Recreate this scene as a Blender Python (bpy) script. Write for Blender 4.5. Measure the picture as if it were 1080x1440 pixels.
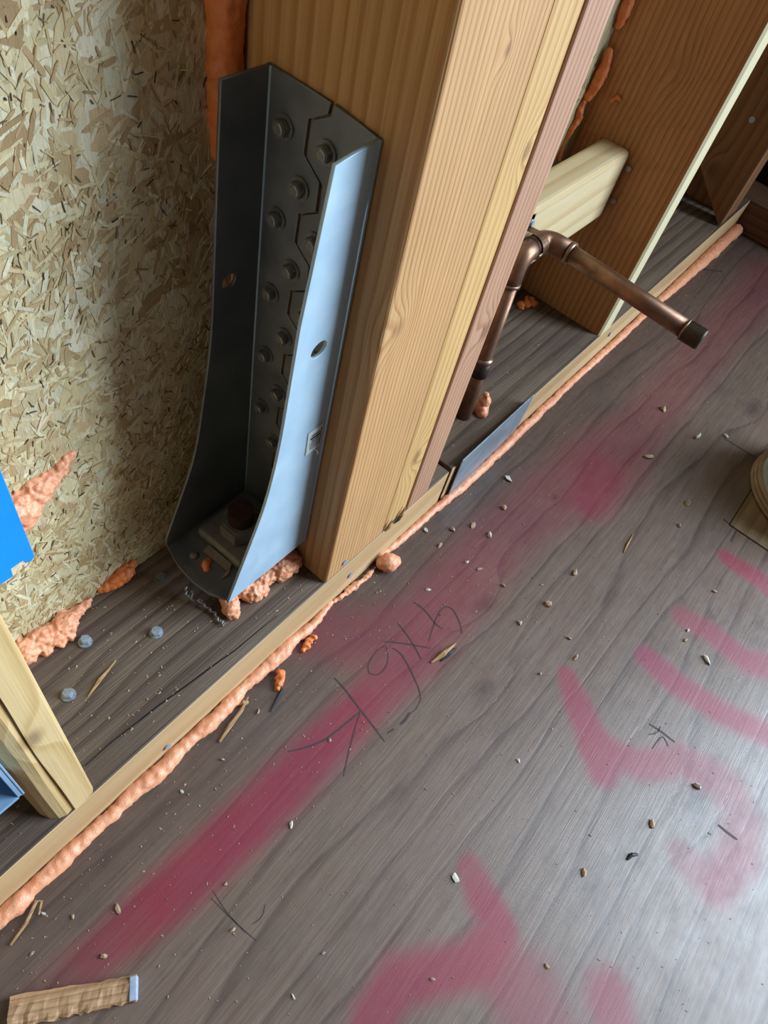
import bpy, bmesh, math, random
import numpy as np
from mathutils import Vector, Matrix, noise as mnoise

random.seed(7)
for o in list(bpy.data.objects):
    bpy.data.objects.remove(o)
scene = bpy.context.scene
COL = scene.collection

# ------------------------------------------------------------------ camera
# world: X along the wall, Y into the wall, Z up, metres; origin on the floor
# under the front left corner of the post
cam_d = bpy.data.cameras.new('camera')
cam_d.sensor_fit = 'VERTICAL'
cam_d.sensor_height = 36.0
cam_d.lens = 980.84 / 1440 * 36.0
cam_d.clip_start = 0.01
cam = bpy.data.objects.new('camera', cam_d)
COL.objects.link(cam)
RX, RY, RZ = (0.625934, -0.757752, 0.18444), (-0.549807, -0.59649, -0.584732), (0.553098, 0.264597, -0.789981)
cam.matrix_world = Matrix(((RX[0], -RY[0], -RZ[0], -0.30678),
                           (RX[1], -RY[1], -RZ[1], -0.18468),
                           (RX[2], -RY[2], -RZ[2], 0.664),
                           (0, 0, 0, 1)))
scene.camera = cam

# ------------------------------------------------------------------ light
world = bpy.data.worlds.new('sky')
scene.world = world
world.use_nodes = True
wb = world.node_tree.nodes['Background']
wb.inputs[0].default_value = (0.62, 0.78, 1.0, 1)
wb.inputs[1].default_value = 1.0

def area(name, loc, target, sx, sy, power, col):
    d = bpy.data.lights.new(name, 'AREA')
    d.shape = 'RECTANGLE'
    d.size, d.size_y = sx, sy
    d.energy = power
    d.color = col
    o = bpy.data.objects.new(name, d)
    COL.objects.link(o)
    o.location = loc
    o.rotation_euler = (Vector(target) - Vector(loc)).to_track_quat('-Z', 'Y').to_euler()
    return o
# daylight standing in the tall opening of the right-hand wall
area('daylight_right', (1.56, -2.20, 2.25), (0.56, -2.20, 2.25), 2.25, 4.3, 430, (0.69, 0.85, 1.0))
vs = scene.view_settings
vs.view_transform = 'Standard'
vs.look = 'None'
vs.gamma = 1.0
vs.use_curve_mapping = False
vs.exposure = 0.28

# ------------------------------------------------------------------ helpers
def srgb(r, g, b):
    f = lambda c: (c / 255 / 12.92) if c / 255 <= 0.04045 else ((c / 255 + 0.055) / 1.055) ** 2.4
    return (f(r) * 0.66, f(g) * 0.66, f(b) * 0.66, 1)   # every base colour dimmed alike, to weaken bounced light

class NT:
    """small node-building helper"""
    def __init__(self, name):
        self.m = bpy.data.materials.new(name)
        self.m.use_nodes = True
        self.t = self.m.node_tree
        self.b = self.t.nodes['Principled BSDF']
    def n(self, typ, **kw):
        nd = self.t.nodes.new(typ)
        for k, v in kw.items():
            setattr(nd, k, v)
        return nd
    def l(self, a, b):
        self.t.links.new(a, b)
    def put(self, sock, v):
        if isinstance(v, bpy.types.NodeSocket):
            self.l(v, sock)
        else:
            sock.default_value = v
    def math(self, op, a, b=0.0, c=None, clamp=False):
        nd = self.n('ShaderNodeMath', operation=op, use_clamp=clamp)
        self.put(nd.inputs[0], a); self.put(nd.inputs[1], b)
        if c is not None: self.put(nd.inputs[2], c)
        return nd.outputs[0]
    def vmath(self, op, a, b=(0, 0, 0)):
        nd = self.n('ShaderNodeVectorMath', operation=op)
        self.put(nd.inputs[0], a); self.put(nd.inputs[1], b)
        return nd.outputs[1] if op in ('LENGTH', 'DISTANCE', 'DOT_PRODUCT') else nd.outputs[0]
    def noise(self, vec, scale=1.0, detail=3.0, rough=0.55, dist=0.0):
        nd = self.n('ShaderNodeTexNoise')
        self.l(vec, nd.inputs['Vector'])
        nd.inputs['Scale'].default_value = scale
        nd.inputs['Detail'].default_value = detail
        nd.inputs['Roughness'].default_value = rough
        nd.inputs['Distortion'].default_value = dist
        return nd.outputs['Fac']
    def ramp(self, fac, stops, interp='LINEAR'):
        nd = self.n('ShaderNodeValToRGB')
        nd.color_ramp.interpolation = interp
        e = nd.color_ramp.elements
        while len(e) < len(stops): e.new(0.5)
        for i, (p, c) in enumerate(stops):
            e[i].position = p
            e[i].color = c if len(c) == 4 else (*c, 1)
        self.l(fac, nd.inputs[0])
        return nd.outputs[0]
    def remap(self, v, a, b, c=0.0, d=1.0):
        nd = self.n('ShaderNodeMapRange')
        self.put(nd.inputs[0], v)
        for i, x in enumerate((a, b, c, d)): nd.inputs[i + 1].default_value = x
        return nd.outputs[0]
    def mix(self, fac, a, b, blend='MIX'):
        nd = self.n('ShaderNodeMix', data_type='RGBA', blend_type=blend)
        self.put(nd.inputs[0], fac); self.put(nd.inputs[6], a); self.put(nd.inputs[7], b)
        return nd.outputs[2]
    def scale(self, vec, s):
        return self.vmath('MULTIPLY', vec, s)
    def coord(self, kind='Object'):
        return self.n('ShaderNodeTexCoord').outputs[kind]
    def bump(self, h, strength=0.3, dist=0.001):
        nd = self.n('ShaderNodeBump')
        nd.inputs['Strength'].default_value = strength
        nd.inputs['Distance'].default_value = dist
        self.l(h, nd.inputs['Height'])
        self.l(nd.outputs[0], self.b.inputs['Normal'])
    def fin(self, col=None, rough=0.6, metal=0.0, spec=0.4):
        if col is not None: self.put(self.b.inputs['Base Color'], col)
        self.put(self.b.inputs['Roughness'], rough)
        self.put(self.b.inputs['Metallic'], metal)
        self.b.inputs['Specular IOR Level'].default_value = spec
        return self.m

def wood(name, stops, axis='Z', freq=240.0, centre=(0.35, 0.2), knots=(), wob=0.006, seed=0.0,
         fibre=0.35, blotch=0.25, blotch_col=None, rough=0.62, bump=0.25, spec=0.3, knot_col=(110, 66, 34), contrast=0.45):
    """grown wood: rings round an axis, fibres along it, knots that bend the rings"""
    n = NT(name)
    co = n.coord()
    sp = n.n('ShaderNodeSeparateXYZ'); n.l(co, sp.inputs[0])
    order = {'Z': (0, 1, 2), 'X': (2, 1, 0), 'Y': (0, 2, 1)}[axis]
    cb = n.n('ShaderNodeCombineXYZ')
    for i, k in enumerate(order): n.l(sp.outputs[k], cb.inputs[i])
    v = n.vmath('ADD', cb.outputs[0], (seed, seed * 1.7, seed * 2.3))
    base = cb.outputs[0]
    slow = n.noise(n.scale(v, (9, 9, 1.6)), 1.0, 2.0, 0.5)
    mid = n.noise(n.scale(v, (40, 40, 5)), 1.0, 2.0, 0.5)
    flat = n.scale(n.vmath('SUBTRACT', base, (centre[0], centre[1], 0)), (1, 1, 0.02))
    r = n.vmath('LENGTH', flat)
    r = n.math('ADD', r, n.math('MULTIPLY', slow, wob * 2))
    r = n.math('ADD', r, n.math('MULTIPLY', mid, wob * 0.5))
    kmask = None
    for (kx, ky, kz, ks) in knots:
        d = n.vmath('LENGTH', n.scale(n.vmath('SUBTRACT', base, (kx, ky, kz)), (1, 1, 0.62)))
        d = n.math('ADD', d, n.math('MULTIPLY', n.math('SUBTRACT', mid, 0.5), ks * 0.5))
        g = n.math('EXPONENT', n.math('MULTIPLY', n.math('MULTIPLY', d, d), -1 / (ks * ks * 2.2)))
        r = n.math('ADD', r, n.math('MULTIPLY', g, ks * 1.5))
        k = n.remap(d, ks * 0.25, ks * 0.75, 1.0, 0.0)
        kmask = k if kmask is None else n.math('MAXIMUM', kmask, k)
    fr = n.math('FRACT', n.math('MULTIPLY', r, freq))
    ring = n.ramp(fr, [(0.0, (0.15,) * 3), (0.45, (0.3,) * 3), (0.82, (0.85,) * 3), (0.92, (0.7,) * 3), (1.0, (0.15,) * 3)])
    fib = n.noise(n.scale(v, (700, 700, 14)), 1.0, 2.0, 0.6)
    pore = n.noise(n.scale(v, (260, 260, 5)), 1.0, 2.0, 0.6)
    t = n.math('ADD', n.math('MULTIPLY', ring, contrast), n.math('MULTIPLY', n.math('SUBTRACT', fib, 0.5), fibre * 1.6))
    t = n.math('ADD', t, n.math('MULTIPLY', n.math('SUBTRACT', pore, 0.5), fibre))
    t = n.math('ADD', t, 0.18, clamp=True)
    col = n.ramp(t, [(i / (len(stops) - 1), srgb(*s)) for i, s in enumerate(stops)])
    bl = n.noise(n.scale(v, (14, 14, 4)), 1.0, 4.0, 0.6)
    if blotch_col:
        col = n.mix(n.remap(bl, 0.45, 0.7, 0.0, blotch), col, srgb(*blotch_col))
    else:
        hsv = n.n('ShaderNodeHueSaturation')
        n.l(n.remap(bl, 0.25, 0.75, 1 - blotch, 1 + blotch * 0.6), hsv.inputs['Value'])
        n.l(col, hsv.inputs['Color'])
        col = hsv.outputs[0]
    if kmask is not None:
        col = n.mix(n.math('MULTIPLY', kmask, 0.55), col, srgb(*knot_col))
    h = n.math('ADD', n.math('MULTIPLY', ring, 0.6), n.math('MULTIPLY', fib, 0.8))
    n.bump(h, bump, 0.0012)
    return n.fin(col, rough, 0, spec)

def metal(name, col, col2, rough=(0.35, 0.6), scale=30.0, metallic=0.9, bump=0.05):
    n = NT(name)
    co = n.coord()
    a = n.noise(co, scale, 4.0, 0.6, 0.4)
    c = n.mix(n.remap(a, 0.3, 0.7), srgb(*col), srgb(*col2))
    n.bump(n.noise(co, scale * 12, 2.0), bump, 0.0005)
    return n.fin(c, n.remap(a, 0.3, 0.7, *rough), metallic, 0.5)

def plain(name, col, col2=None, rough=0.6, scale=60.0, bump=0.1, spec=0.4, dist=0.0008):
    n = NT(name)
    co = n.coord()
    a = n.noise(co, scale, 4.0, 0.6)
    c = n.mix(n.remap(a, 0.3, 0.7), srgb(*col), srgb(*(col2 or col)))
    n.bump(n.noise(co, scale * 6, 3.0), bump, dist)
    return n.fin(c, rough, 0, spec)

# objects ---------------------------------------------------------------
def link(name, me, mat=None, parent=None):
    o = bpy.data.objects.new(name, me)
    COL.objects.link(o)
    if mat is not None:
        for m in (mat if isinstance(mat, (list, tuple)) else [mat]):
            me.materials.append(m)
    if parent is not None:
        o.parent = parent
    return o
def obj(name, bm, mat=None, parent=None, smooth=False, origin=None):
    """one mesh object; bm in world coordinates, shifted to origin / the parent's location"""
    off = Vector(origin) if origin is not None else Vector((0, 0, 0))
    poff = Vector((0, 0, 0))
    p = parent
    while p is not None:
        poff = poff + p.location
        p = p.parent
    bmesh.ops.translate(bm, verts=bm.verts, vec=-(off if origin is not None else poff))
    me = bpy.data.meshes.new(name)
    bmesh.ops.recalc_face_normals(bm, faces=bm.faces)
    bm.to_mesh(me); bm.free()
    if smooth:
        for p in me.polygons: p.use_smooth = True
    o = link(name, me, mat, parent)
    if origin is not None: o.location = off - poff
    return o
def tag(o, label=None, cat=None, group=None, kind=None):
    if label: o['label'] = label
    if cat: o['category'] = cat
    if group: o['group'] = group
    if kind: o['kind'] = kind
    return o
def thing(name, label, cat, loc, group=None):
    o = bpy.data.objects.new(name, None)
    o.empty_display_size = 0.02
    COL.objects.link(o)
    o.location = loc
    return tag(o, label, cat, group)

def box(lo, hi, bev=0.0015, seg=2, bm=None):
    b = bmesh.new()
    bmesh.ops.create_cube(b, size=1)
    lo, hi = Vector(lo), Vector(hi)
    for v in b.verts:
        v.co = Vector(((lo[i] + hi[i]) / 2 + v.co[i] * (hi[i] - lo[i]) for i in range(3)))
    if bev > 0:
        bmesh.ops.bevel(b, geom=b.edges[:], offset=bev, segments=seg, affect='EDGES', profile=0.5)
    return merge(bm, b)
def merge(dst, src):
    if dst is None: return src
    me = bpy.data.meshes.new('tmp')
    src.to_mesh(me); src.free()
    dst.from_mesh(me)
    bpy.data.meshes.remove(me)
    return dst
def cyl(p0, p1, r0, r1=None, seg=24, caps=True, bm=None, bev=0.0):
    p0, p1 = Vector(p0), Vector(p1)
    d = p1 - p0
    b = bmesh.new()
    bmesh.ops.create_cone(b, cap_ends=caps, segments=seg, radius1=r0, radius2=r0 if r1 is None else r1, depth=d.length)
    if bev:
        es = [e for e in b.edges if any(len(f.verts) > 4 for f in e.link_faces)]
        bmesh.ops.bevel(b, geom=es, offset=bev, segments=2, affect='EDGES')
    M = Matrix.Translation((p0 + p1) / 2) @ d.to_track_quat('Z', 'Y').to_matrix().to_4x4()
    bmesh.ops.transform(b, matrix=M, verts=b.verts)
    return merge(bm, b)
def sweep(pts, r, seg=12, bm=None, caps=True):
    """tube along points; r a number or one radius for each point"""
    pts = [Vector(p) for p in pts]
    rs = r if isinstance(r, (list, tuple)) else [r] * len(pts)
    b = bmesh.new()
    rings = []
    up = Vector((0.13, 0.31, 0.94))
    for i, p in enumerate(pts):
        t = (pts[min(i + 1, len(pts) - 1)] - pts[max(i - 1, 0)]).normalized()
        u = (up - t * up.dot(t)).normalized()
        up = u
        w = t.cross(u)
        rings.append([b.verts.new(p + (u * math.cos(a) + w * math.sin(a)) * rs[i])
                      for a in (2 * math.pi * k / seg for k in range(seg))])
    for a, c in zip(rings, rings[1:]):
        for k in range(seg):
            b.faces.new((a[k], a[(k + 1) % seg], c[(k + 1) % seg], c[k]))
    if caps:
        b.faces.new(rings[0][::-1]); b.faces.new(rings[-1])
    return merge(bm, b)
def plate(outer, holes, frame, thick, bev=0.0004, name='plate'):
    """a flat sheet with holes: 2D outline in (u, v), frame = (origin, U, V, N)"""
    cu = bpy.data.curves.new(name, 'CURVE')
    cu.dimensions = '2D'
    cu.fill_mode = 'BOTH'
    cu.extrude = thick / 2 - bev
    cu.bevel_depth = bev
    cu.bevel_resolution = 1
    for loop in [outer] + list(holes):
        s = cu.splines.new('POLY')
        s.points.add(len(loop) - 1)
        for q, (u, v) in zip(s.points, loop): q.co = (u, v, 0, 1)
        s.use_cyclic_u = True
    o = bpy.data.objects.new(name, cu)
    COL.objects.link(o)
    dg = bpy.context.evaluated_depsgraph_get()
    me = bpy.data.meshes.new_from_object(o.evaluated_get(dg))
    bpy.data.objects.remove(o)
    bm = bmesh.new(); bm.from_mesh(me); bpy.data.meshes.remove(me)
    bmesh.ops.remove_doubles(bm, verts=bm.verts, dist=1e-6)
    O, U, V, N = (Vector(x) for x in frame)
    for v in bm.verts:
        v.co = O + U * v.co.x + V * v.co.y + N * v.co.z
    return bm
def circle(cx, cy, rx, ry=None, n=28, rot=0.0):
    ry = rx if ry is None else ry
    c, s = math.cos(rot), math.sin(rot)
    return [(cx + rx * math.cos(a) * c - ry * math.sin(a) * s, cy + rx * math.cos(a) * s + ry * math.sin(a) * c)
            for a in (2 * math.pi * k / n for k in range(n))]
def foam(balls, vox=0.0016, amp=0.0012, fr=180.0, flat=None):
    """lumps of set foam: balls (x, y, z, r) fused by a voxel remesh and roughened; returns bmesh"""
    b = bmesh.new()
    for (x, y, z, r) in balls:
        bmesh.ops.create_icosphere(b, subdivisions=2, radius=r, matrix=Matrix.Translation((x, y, z)))
    me = bpy.data.meshes.new('f'); b.to_mesh(me); b.free()
    o = bpy.data.objects.new('f', me); COL.objects.link(o)
    m = o.modifiers.new('r', 'REMESH'); m.mode = 'VOXEL'; m.voxel_size = vox
    s = o.modifiers.new('s', 'SMOOTH'); s.iterations = 2
    dg = bpy.context.evaluated_depsgraph_get()
    me2 = bpy.data.meshes.new_from_object(o.evaluated_get(dg))
    bpy.data.objects.remove(o); bpy.data.meshes.remove(me)
    bm = bmesh.new(); bm.from_mesh(me2); bpy.data.meshes.remove(me2)
    bm.normal_update()
    for v in bm.verts:
        q = v.co * fr
        v.co += v.normal * amp * (mnoise.noise(q) + 0.5 * mnoise.noise(q * 2.3))
    return bm
def bead(path, r, jit=0.25, step=0.45, wave=0.0, squash=1.0):
    """balls along a path"""
    out = []
    path = [Vector(p) for p in path]
    rr = r if isinstance(r, (list, tuple)) else [r] * len(path)
    for (a, b), (ra, rb) in zip(zip(path, path[1:]), zip(rr, rr[1:])):
        L = (b - a).length
        k = max(1, int(L / (min(ra, rb) * step)))
        for i in range(k + (1 if b is path[-1] else 0)):
            t = i / k
            p = a.lerp(b, t); q = ra + (rb - ra) * t
            q *= 1 + jit * mnoise.noise(p * 70) + jit * 0.5 * mnoise.noise(p * 160)
            p = p + Vector((mnoise.noise(p * 40 + Vector((9, 0, 0))), mnoise.noise(p * 40 + Vector((0, 5, 0))), 0)) * wave
            out.append((p.x, p.y, p.z, max(q, 0.001)))
    return out

# ------------------------------------------------------------------ floor marks (metres on the floor)
# paint: x, y, half width, strength; pencil: half width, points; crumbs: x, y, size
PAINT = [[(-0.3762, -0.0701, 0.0209, 0.15), (-0.3397, -0.0788, 0.0205, 0.6), (-0.2786, -0.087, 0.0266, 0.92), (-0.2078, -0.0941, 0.0281, 0.95), (-0.1224, -0.0978, 0.0275, 0.95),
  (-0.0334, -0.1017, 0.0262, 0.85), (0.0358, -0.1126, 0.0267, 0.55)],
 [(-0.0193, -0.0107, 0.0351, 0.45), (0.017, -0.059, 0.0474, 0.5), (0.0743, -0.0928, 0.0455, 0.62), (0.1476, -0.0895, 0.0466, 0.5), (0.245, -0.0862, 0.0475, 0.38), (0.3612, -0.1025, 0.0548, 0.42),
  (0.4537, -0.1196, 0.0661, 0.52), (0.5606, -0.124, 0.0464, 0.36), (0.7237, -0.1228, 0.0468, 0.28), (0.8867, -0.1204, 0.0461, 0.32), (1.1824, -0.1255, 0.0597, 0.4)],
 [(0.3756, -0.1393, 0.0371, 0.6), (0.4261, -0.1286, 0.039, 0.48)], [(0.4347, -0.3172, 0.0149, 1.0), (0.4369, -0.3853, 0.0187, 1.0)],
 [(0.3065, -0.3092, 0.017, 0.72), (0.3131, -0.3449, 0.0187, 0.9), (0.3099, -0.3931, 0.0201, 0.96), (0.3287, -0.4275, 0.0219, 0.96)],
 [(0.2246, -0.2997, 0.0175, 1.0), (0.2209, -0.3384, 0.0188, 1.0), (0.2254, -0.3902, 0.0184, 0.96), (0.2447, -0.4565, 0.0181, 0.96)],
 [(0.1376, -0.2405, 0.0131, 0.84), (0.1178, -0.2657, 0.019, 1.0), (0.0965, -0.298, 0.0198, 1.0), (0.0743, -0.3212, 0.019, 1.0)],
 [(0.0899, -0.3016, 0.0196, 0.96), (0.1083, -0.3478, 0.0195, 0.84), (0.1444, -0.3816, 0.0215, 0.72), (0.1531, -0.4279, 0.0257, 0.66), (0.136, -0.4548, 0.0248, 0.6), (0.0979, -0.4655, 0.0249, 0.72),
  (0.0565, -0.4553, 0.0225, 0.78), (0.0579, -0.4203, 0.0176, 0.48)],
 [(-0.089, -0.2671, 0.0135, 0.72), (-0.1013, -0.2914, 0.0191, 0.96), (-0.1074, -0.3172, 0.0151, 1.0), (-0.1442, -0.3135, 0.0221, 0.9), (-0.1965, -0.2704, 0.0232, 0.9), (-0.2273, -0.2696, 0.0202, 0.9),
  (-0.2461, -0.2746, 0.0195, 0.72)],
 [(-0.13, -0.3187, 0.0253, 0.72), (-0.135, -0.3587, 0.038, 0.6), (-0.1473, -0.3806, 0.0368, 0.54)], [(-0.0888, -0.414, 0.0246, 0.78), (-0.1086, -0.4348, 0.0235, 0.72)]]
PENCIL = [(0.00094, [(-0.0405, -0.0599), (-0.0419, -0.0747), (-0.0449, -0.0898), (-0.05, -0.1158), (-0.0549, -0.1391)]),
 (0.00102, [(-0.1251, -0.0776), (-0.1109, -0.087), (-0.0906, -0.0959), (-0.0594, -0.1006), (-0.0482, -0.1021)]),
 (0.00069, [(-0.0503, -0.103), (-0.0634, -0.1087), (-0.0752, -0.1144), (-0.0926, -0.1233), (-0.1066, -0.1312)]),
 (0.0006, [(0.0243, -0.0754), (0.0149, -0.0722), (0.0035, -0.0733), (-0.007, -0.0772), (-0.0112, -0.0832), (-0.0065, -0.0901), (0.0042, -0.0908), (0.0145, -0.0867), (0.0237, -0.0769)]),
 (0.00088, [(0.0264, -0.071), (0.0324, -0.0779), (0.0393, -0.0871), (0.0475, -0.0988), (0.0563, -0.1121)]),
 (0.00085, [(0.027, -0.0824), (0.0284, -0.0903), (0.0266, -0.099), (0.0211, -0.1123), (0.0148, -0.1244), (0.0103, -0.132), (0.0042, -0.1389)]),
 (0.00089, [(0.0539, -0.0679), (0.0517, -0.079), (0.0489, -0.0886), (0.0439, -0.1017), (0.0384, -0.1132)]),
 (0.00093, [(0.0869, -0.0643), (0.0881, -0.0747), (0.087, -0.085), (0.0837, -0.0968), (0.0839, -0.1078)]),
 (0.00086, [(0.0615, -0.1056), (0.0735, -0.1009), (0.0882, -0.0953), (0.1002, -0.0927), (0.1095, -0.0944), (0.1114, -0.1024), (0.108, -0.1105), (0.1028, -0.119), (0.0947, -0.1267)]),
 (0.00159, [(-0.0152, -0.1392), (-0.0232, -0.1404), (-0.0311, -0.1398)]), (0.00141, [(-0.0391, -0.1378), (-0.0465, -0.136)]), (0.00044, [(0.0042, -0.1389), (-0.0073, -0.1416), (-0.0163, -0.14)]),
 (0.00042, [(-0.2485, -0.1114), (-0.2519, -0.1326), (-0.2517, -0.1489), (-0.2502, -0.1644)]), (0.00037, [(-0.2531, -0.1147), (-0.2526, -0.1334), (-0.2519, -0.154)]),
 (0.00043, [(-0.2277, -0.1513), (-0.2357, -0.1553), (-0.2444, -0.1536)]), (0.00127, [(0.1549, -0.3362), (0.1567, -0.3502), (0.1567, -0.3667)]),
 (0.00079, [(0.1442, -0.3414), (0.1526, -0.347), (0.1619, -0.3469)]), (0.00079, [(0.1325, -0.3505), (0.1522, -0.3532), (0.1473, -0.3632)]),
 (0.00142, [(0.1109, -0.4369), (0.1108, -0.4464), (0.1115, -0.4579)]), (0.00248, [(0.4942, -0.2881), (0.4916, -0.3095)]), (0.0022, [(0.4916, -0.3095), (0.4653, -0.3113)]),
 (0.00184, [(0.6469, -0.2278), (0.647, -0.2539), (0.648, -0.284)]), (0.00343, [(1.0552, -0.0135), (1.0685, -0.0309), (1.0856, -0.0484)])]
CHIPS = [(0.6246, -0.1323, 0.0135), (0.6124, -0.1972, 0.0131), (0.5131, -0.1604, 0.0122), (0.4779, -0.2398, 0.0115), (0.2612, -0.1805, 0.0096), (0.1986, -0.1785, 0.009), (0.1631, -0.2376, 0.0085),
 (0.6523, -0.2284, 0.008), (0.4329, -0.2467, 0.0066), (0.2156, -0.1594, 0.0056), (0.1536, -0.1679, 0.0052), (0.1782, -0.219, 0.0052), (0.1173, -0.217, 0.0049), (0.2945, -0.3215, 0.0056),
 (0.3718, -0.3252, 0.006), (0.2794, -0.3242, 0.0055), (0.2742, -0.3542, 0.0108), (0.321, -0.0421, 0.0098), (0.2754, -0.0637, 0.0093), (0.224, -0.0516, 0.0089), (0.2268, -0.0739, 0.0088),
 (0.1782, -0.0935, 0.0083), (0.174, -0.0769, 0.0065), (0.1994, -0.0366, 0.0068), (0.17, -0.0402, 0.0066), (0.1117, -0.0665, 0.0061), (0.1527, -0.167, 0.0061), (0.1797, -0.1271, 0.0064),
 (0.1737, -0.0152, 0.0067), (-0.1175, -0.0306, 0.0055), (-0.1709, -0.039, 0.0051), (-0.2137, -0.0342, 0.0048), (-0.0905, -0.0995, 0.0054), (-0.0901, -0.0274, 0.0057), (-0.1044, -0.262, 0.0079),
 (-0.0216, -0.3516, 0.0083), (0.0632, -0.3831, 0.009), (0.1302, -0.4045, 0.0097), (-0.1062, -0.3619, 0.0045), (-0.1773, -0.2911, 0.0043), (0.0221, -0.2498, 0.0057), (-0.306, -0.0661, 0.0073),
 (-0.3327, -0.0835, 0.0069), (-0.169, -0.1246, 0.0048), (-0.2572, -0.1445, 0.0042), (-0.2381, -0.1157, 0.0044), (-0.2583, -0.2129, 0.004), (-0.2213, -0.2111, 0.0042), (-0.3313, -0.0439, 0.0041),
 (-0.3446, -0.0259, 0.004), (-0.3655, -0.042, 0.0039)]

# ------------------------------------------------------------------ materials
M = {}
M['post'] = wood('post_wood', [(240, 195, 140), (218, 165, 108), (188, 128, 73), (152, 92, 46)], 'Z', 230, (0.75, 0.42),
                 knots=((0.017, -0.004, 0.312, 0.010), (0.055, 0.0, 0.47, 0.005)), wob=0.002, fibre=0.30, blotch=0.14, bump=0.35)
M['stud_yellow'] = wood('stud_wood_yellow', [(244, 204, 142), (228, 180, 114), (198, 142, 82), (160, 104, 58)], 'Z', 170, (-0.5, 0.5),
                        knots=((0.022, 0.0, 0.105, 0.012), (0.03, 0, 0.40, 0.008)), wob=0.005, seed=3, fibre=0.3, blotch=0.14)
M['stud_pink'] = wood('stud_wood_pink', [(224, 180, 146), (204, 152, 118), (172, 116, 86), (140, 88, 62)], 'Z', 190, (0.6, 0.4),
                      knots=((0.03, 0.0, 0.235, 0.012),), wob=0.004, seed=6, fibre=0.3, blotch=0.14)
M['stud'] = wood('stud_wood', [(236, 182, 126), (214, 152, 96), (182, 116, 66), (144, 84, 44)], 'Z', 170, (0.5, -0.4),
                 knots=((0.0, 0.06, 0.34, 0.012),), wob=0.004, seed=11, fibre=0.3, blotch=0.16)
M['stud_wane'] = wood('stud_wood_wane', [(246, 216, 164), (236, 200, 142), (212, 172, 110), (176, 132, 78)], 'Z', 60, (-0.11, -0.03),
                      knots=((0.02, 0.0, 0.16, 0.012),), wob=0.012, seed=15, fibre=0.22, blotch=0.2, blotch_col=(120, 88, 50))
M['block'] = wood('block_wood', [(236, 218, 178), (226, 200, 152), (204, 170, 118), (172, 134, 86)], 'X', 60, (0.12, -0.10),
                  wob=0.006, seed=21, fibre=0.2, blotch=0.1, bump=0.12)
M['plate_top'] = wood('weathered_plate_wood', [(150, 130, 110), (118, 100, 84), (82, 66, 56), (50, 40, 34)], 'X', 95, (0.20, -0.055),
                      knots=((0.036, 0.07, 0.95, 0.02), (0.0, 0.05, 1.5, 0.018)), wob=0.007, seed=2, fibre=0.35, blotch=0.55, blotch_col=(70, 52, 50), rough=0.55, bump=0.6, spec=0.4)
M['plate_front'] = wood('fresh_cut_plate_wood', [(240, 206, 160), (224, 184, 134), (200, 156, 106), (168, 122, 78)], 'X', 120, (0.06, 0.25),
                        wob=0.004, seed=5, fibre=0.25, blotch=0.16, bump=0.2)
M['brown_wood'] = wood('corner_wood', [(176, 126, 80), (150, 100, 60), (120, 76, 42), (90, 56, 30)], 'Z', 90, (0.2, 0.2), knots=((0.0, 0.07, 0.08, 0.012),), seed=9)
M['brown_wood_y'] = wood('corner_plate_wood', [(150, 112, 82), (126, 90, 64), (98, 68, 48), (70, 48, 34)], 'Y', 90, (0.2, 0.2), seed=12)
M['scrap'] = wood('scrap_wood', [(232, 190, 146), (206, 162, 120), (170, 126, 88), (124, 86, 58)], 'X', 200, (0.1, 0.2), seed=18, fibre=0.45, blotch=0.3)
M['splinter'] = wood('splinter_wood', [(214, 176, 130), (190, 150, 104), (160, 118, 76), (120, 84, 52)], 'X', 300, (0.1, 0.2), seed=28)
M['steel'] = metal('galvanised_steel_skylit', (178, 208, 228), (198, 224, 240), (0.36, 0.5), 26, 0.12)  # sky sheen of the room-side flange put into a bright blue base
M['steel_shaded'] = metal('galvanised_steel_shaded', (126, 130, 134), (150, 154, 156), (0.4, 0.6), 30, 0.75)  # darker copy of the bracket steel, shade put into its colour
M['screw'] = metal('zinc_screw', (136, 138, 136), (170, 168, 160), (0.35, 0.6), 200, 0.75)
M['bolt'] = metal('bright_bolt', (150, 162, 174), (196, 206, 214), (0.35, 0.5), 300, 0.35)
M['rust'] = metal('rusty_rod', (84, 46, 34), (58, 38, 32), (0.6, 0.85), 200, 0.4, 0.2)
M['nut'] = metal('dull_steel', (120, 118, 112), (150, 146, 138), (0.5, 0.7), 120, 0.6)
M['guard'] = metal('guard_plate_steel', (158, 174, 188), (186, 200, 212), (0.35, 0.5), 30, 0.7)
M['copper'] = metal('weathered_copper', (176, 130, 102), (134, 102, 82), (0.34, 0.55), 60, 0.8)
M['strap'] = metal('copper_strap', (206, 164, 132), (176, 136, 106), (0.35, 0.5), 60, 0.7)
M['copper_dark'] = metal('dark_copper_cap', (92, 74, 62), (66, 56, 50), (0.35, 0.55), 80, 0.8)
M['solder'] = metal('solder_ring', (176, 150, 128), (150, 120, 100), (0.3, 0.5), 150, 0.8)
M['foam'] = plain('orange_foam', (270, 194, 150), (256, 164, 118), 0.4, 120, 0.5, 0.5)
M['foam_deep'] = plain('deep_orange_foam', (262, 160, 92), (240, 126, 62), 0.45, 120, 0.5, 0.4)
M['blue'] = plain('blue_plastic', (4, 156, 268), (0, 146, 256), 0.35, 20, 0.02, 0.5)
M['pale_blue'] = plain('pale_blue_plastic', (150, 184, 212), (134, 168, 200), 0.35, 30, 0.03, 0.5)
M['paper'] = plain('white_paper', (290, 292, 286), (282, 284, 280), 0.6, 80, 0.05)
M['ink'] = plain('black_ink', (40, 44, 48), (54, 58, 62), 0.7)
M['tag_paper'] = plain('grubby_paper', (196, 178, 166), (166, 148, 136), 0.7, 80, 0.1)
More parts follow.
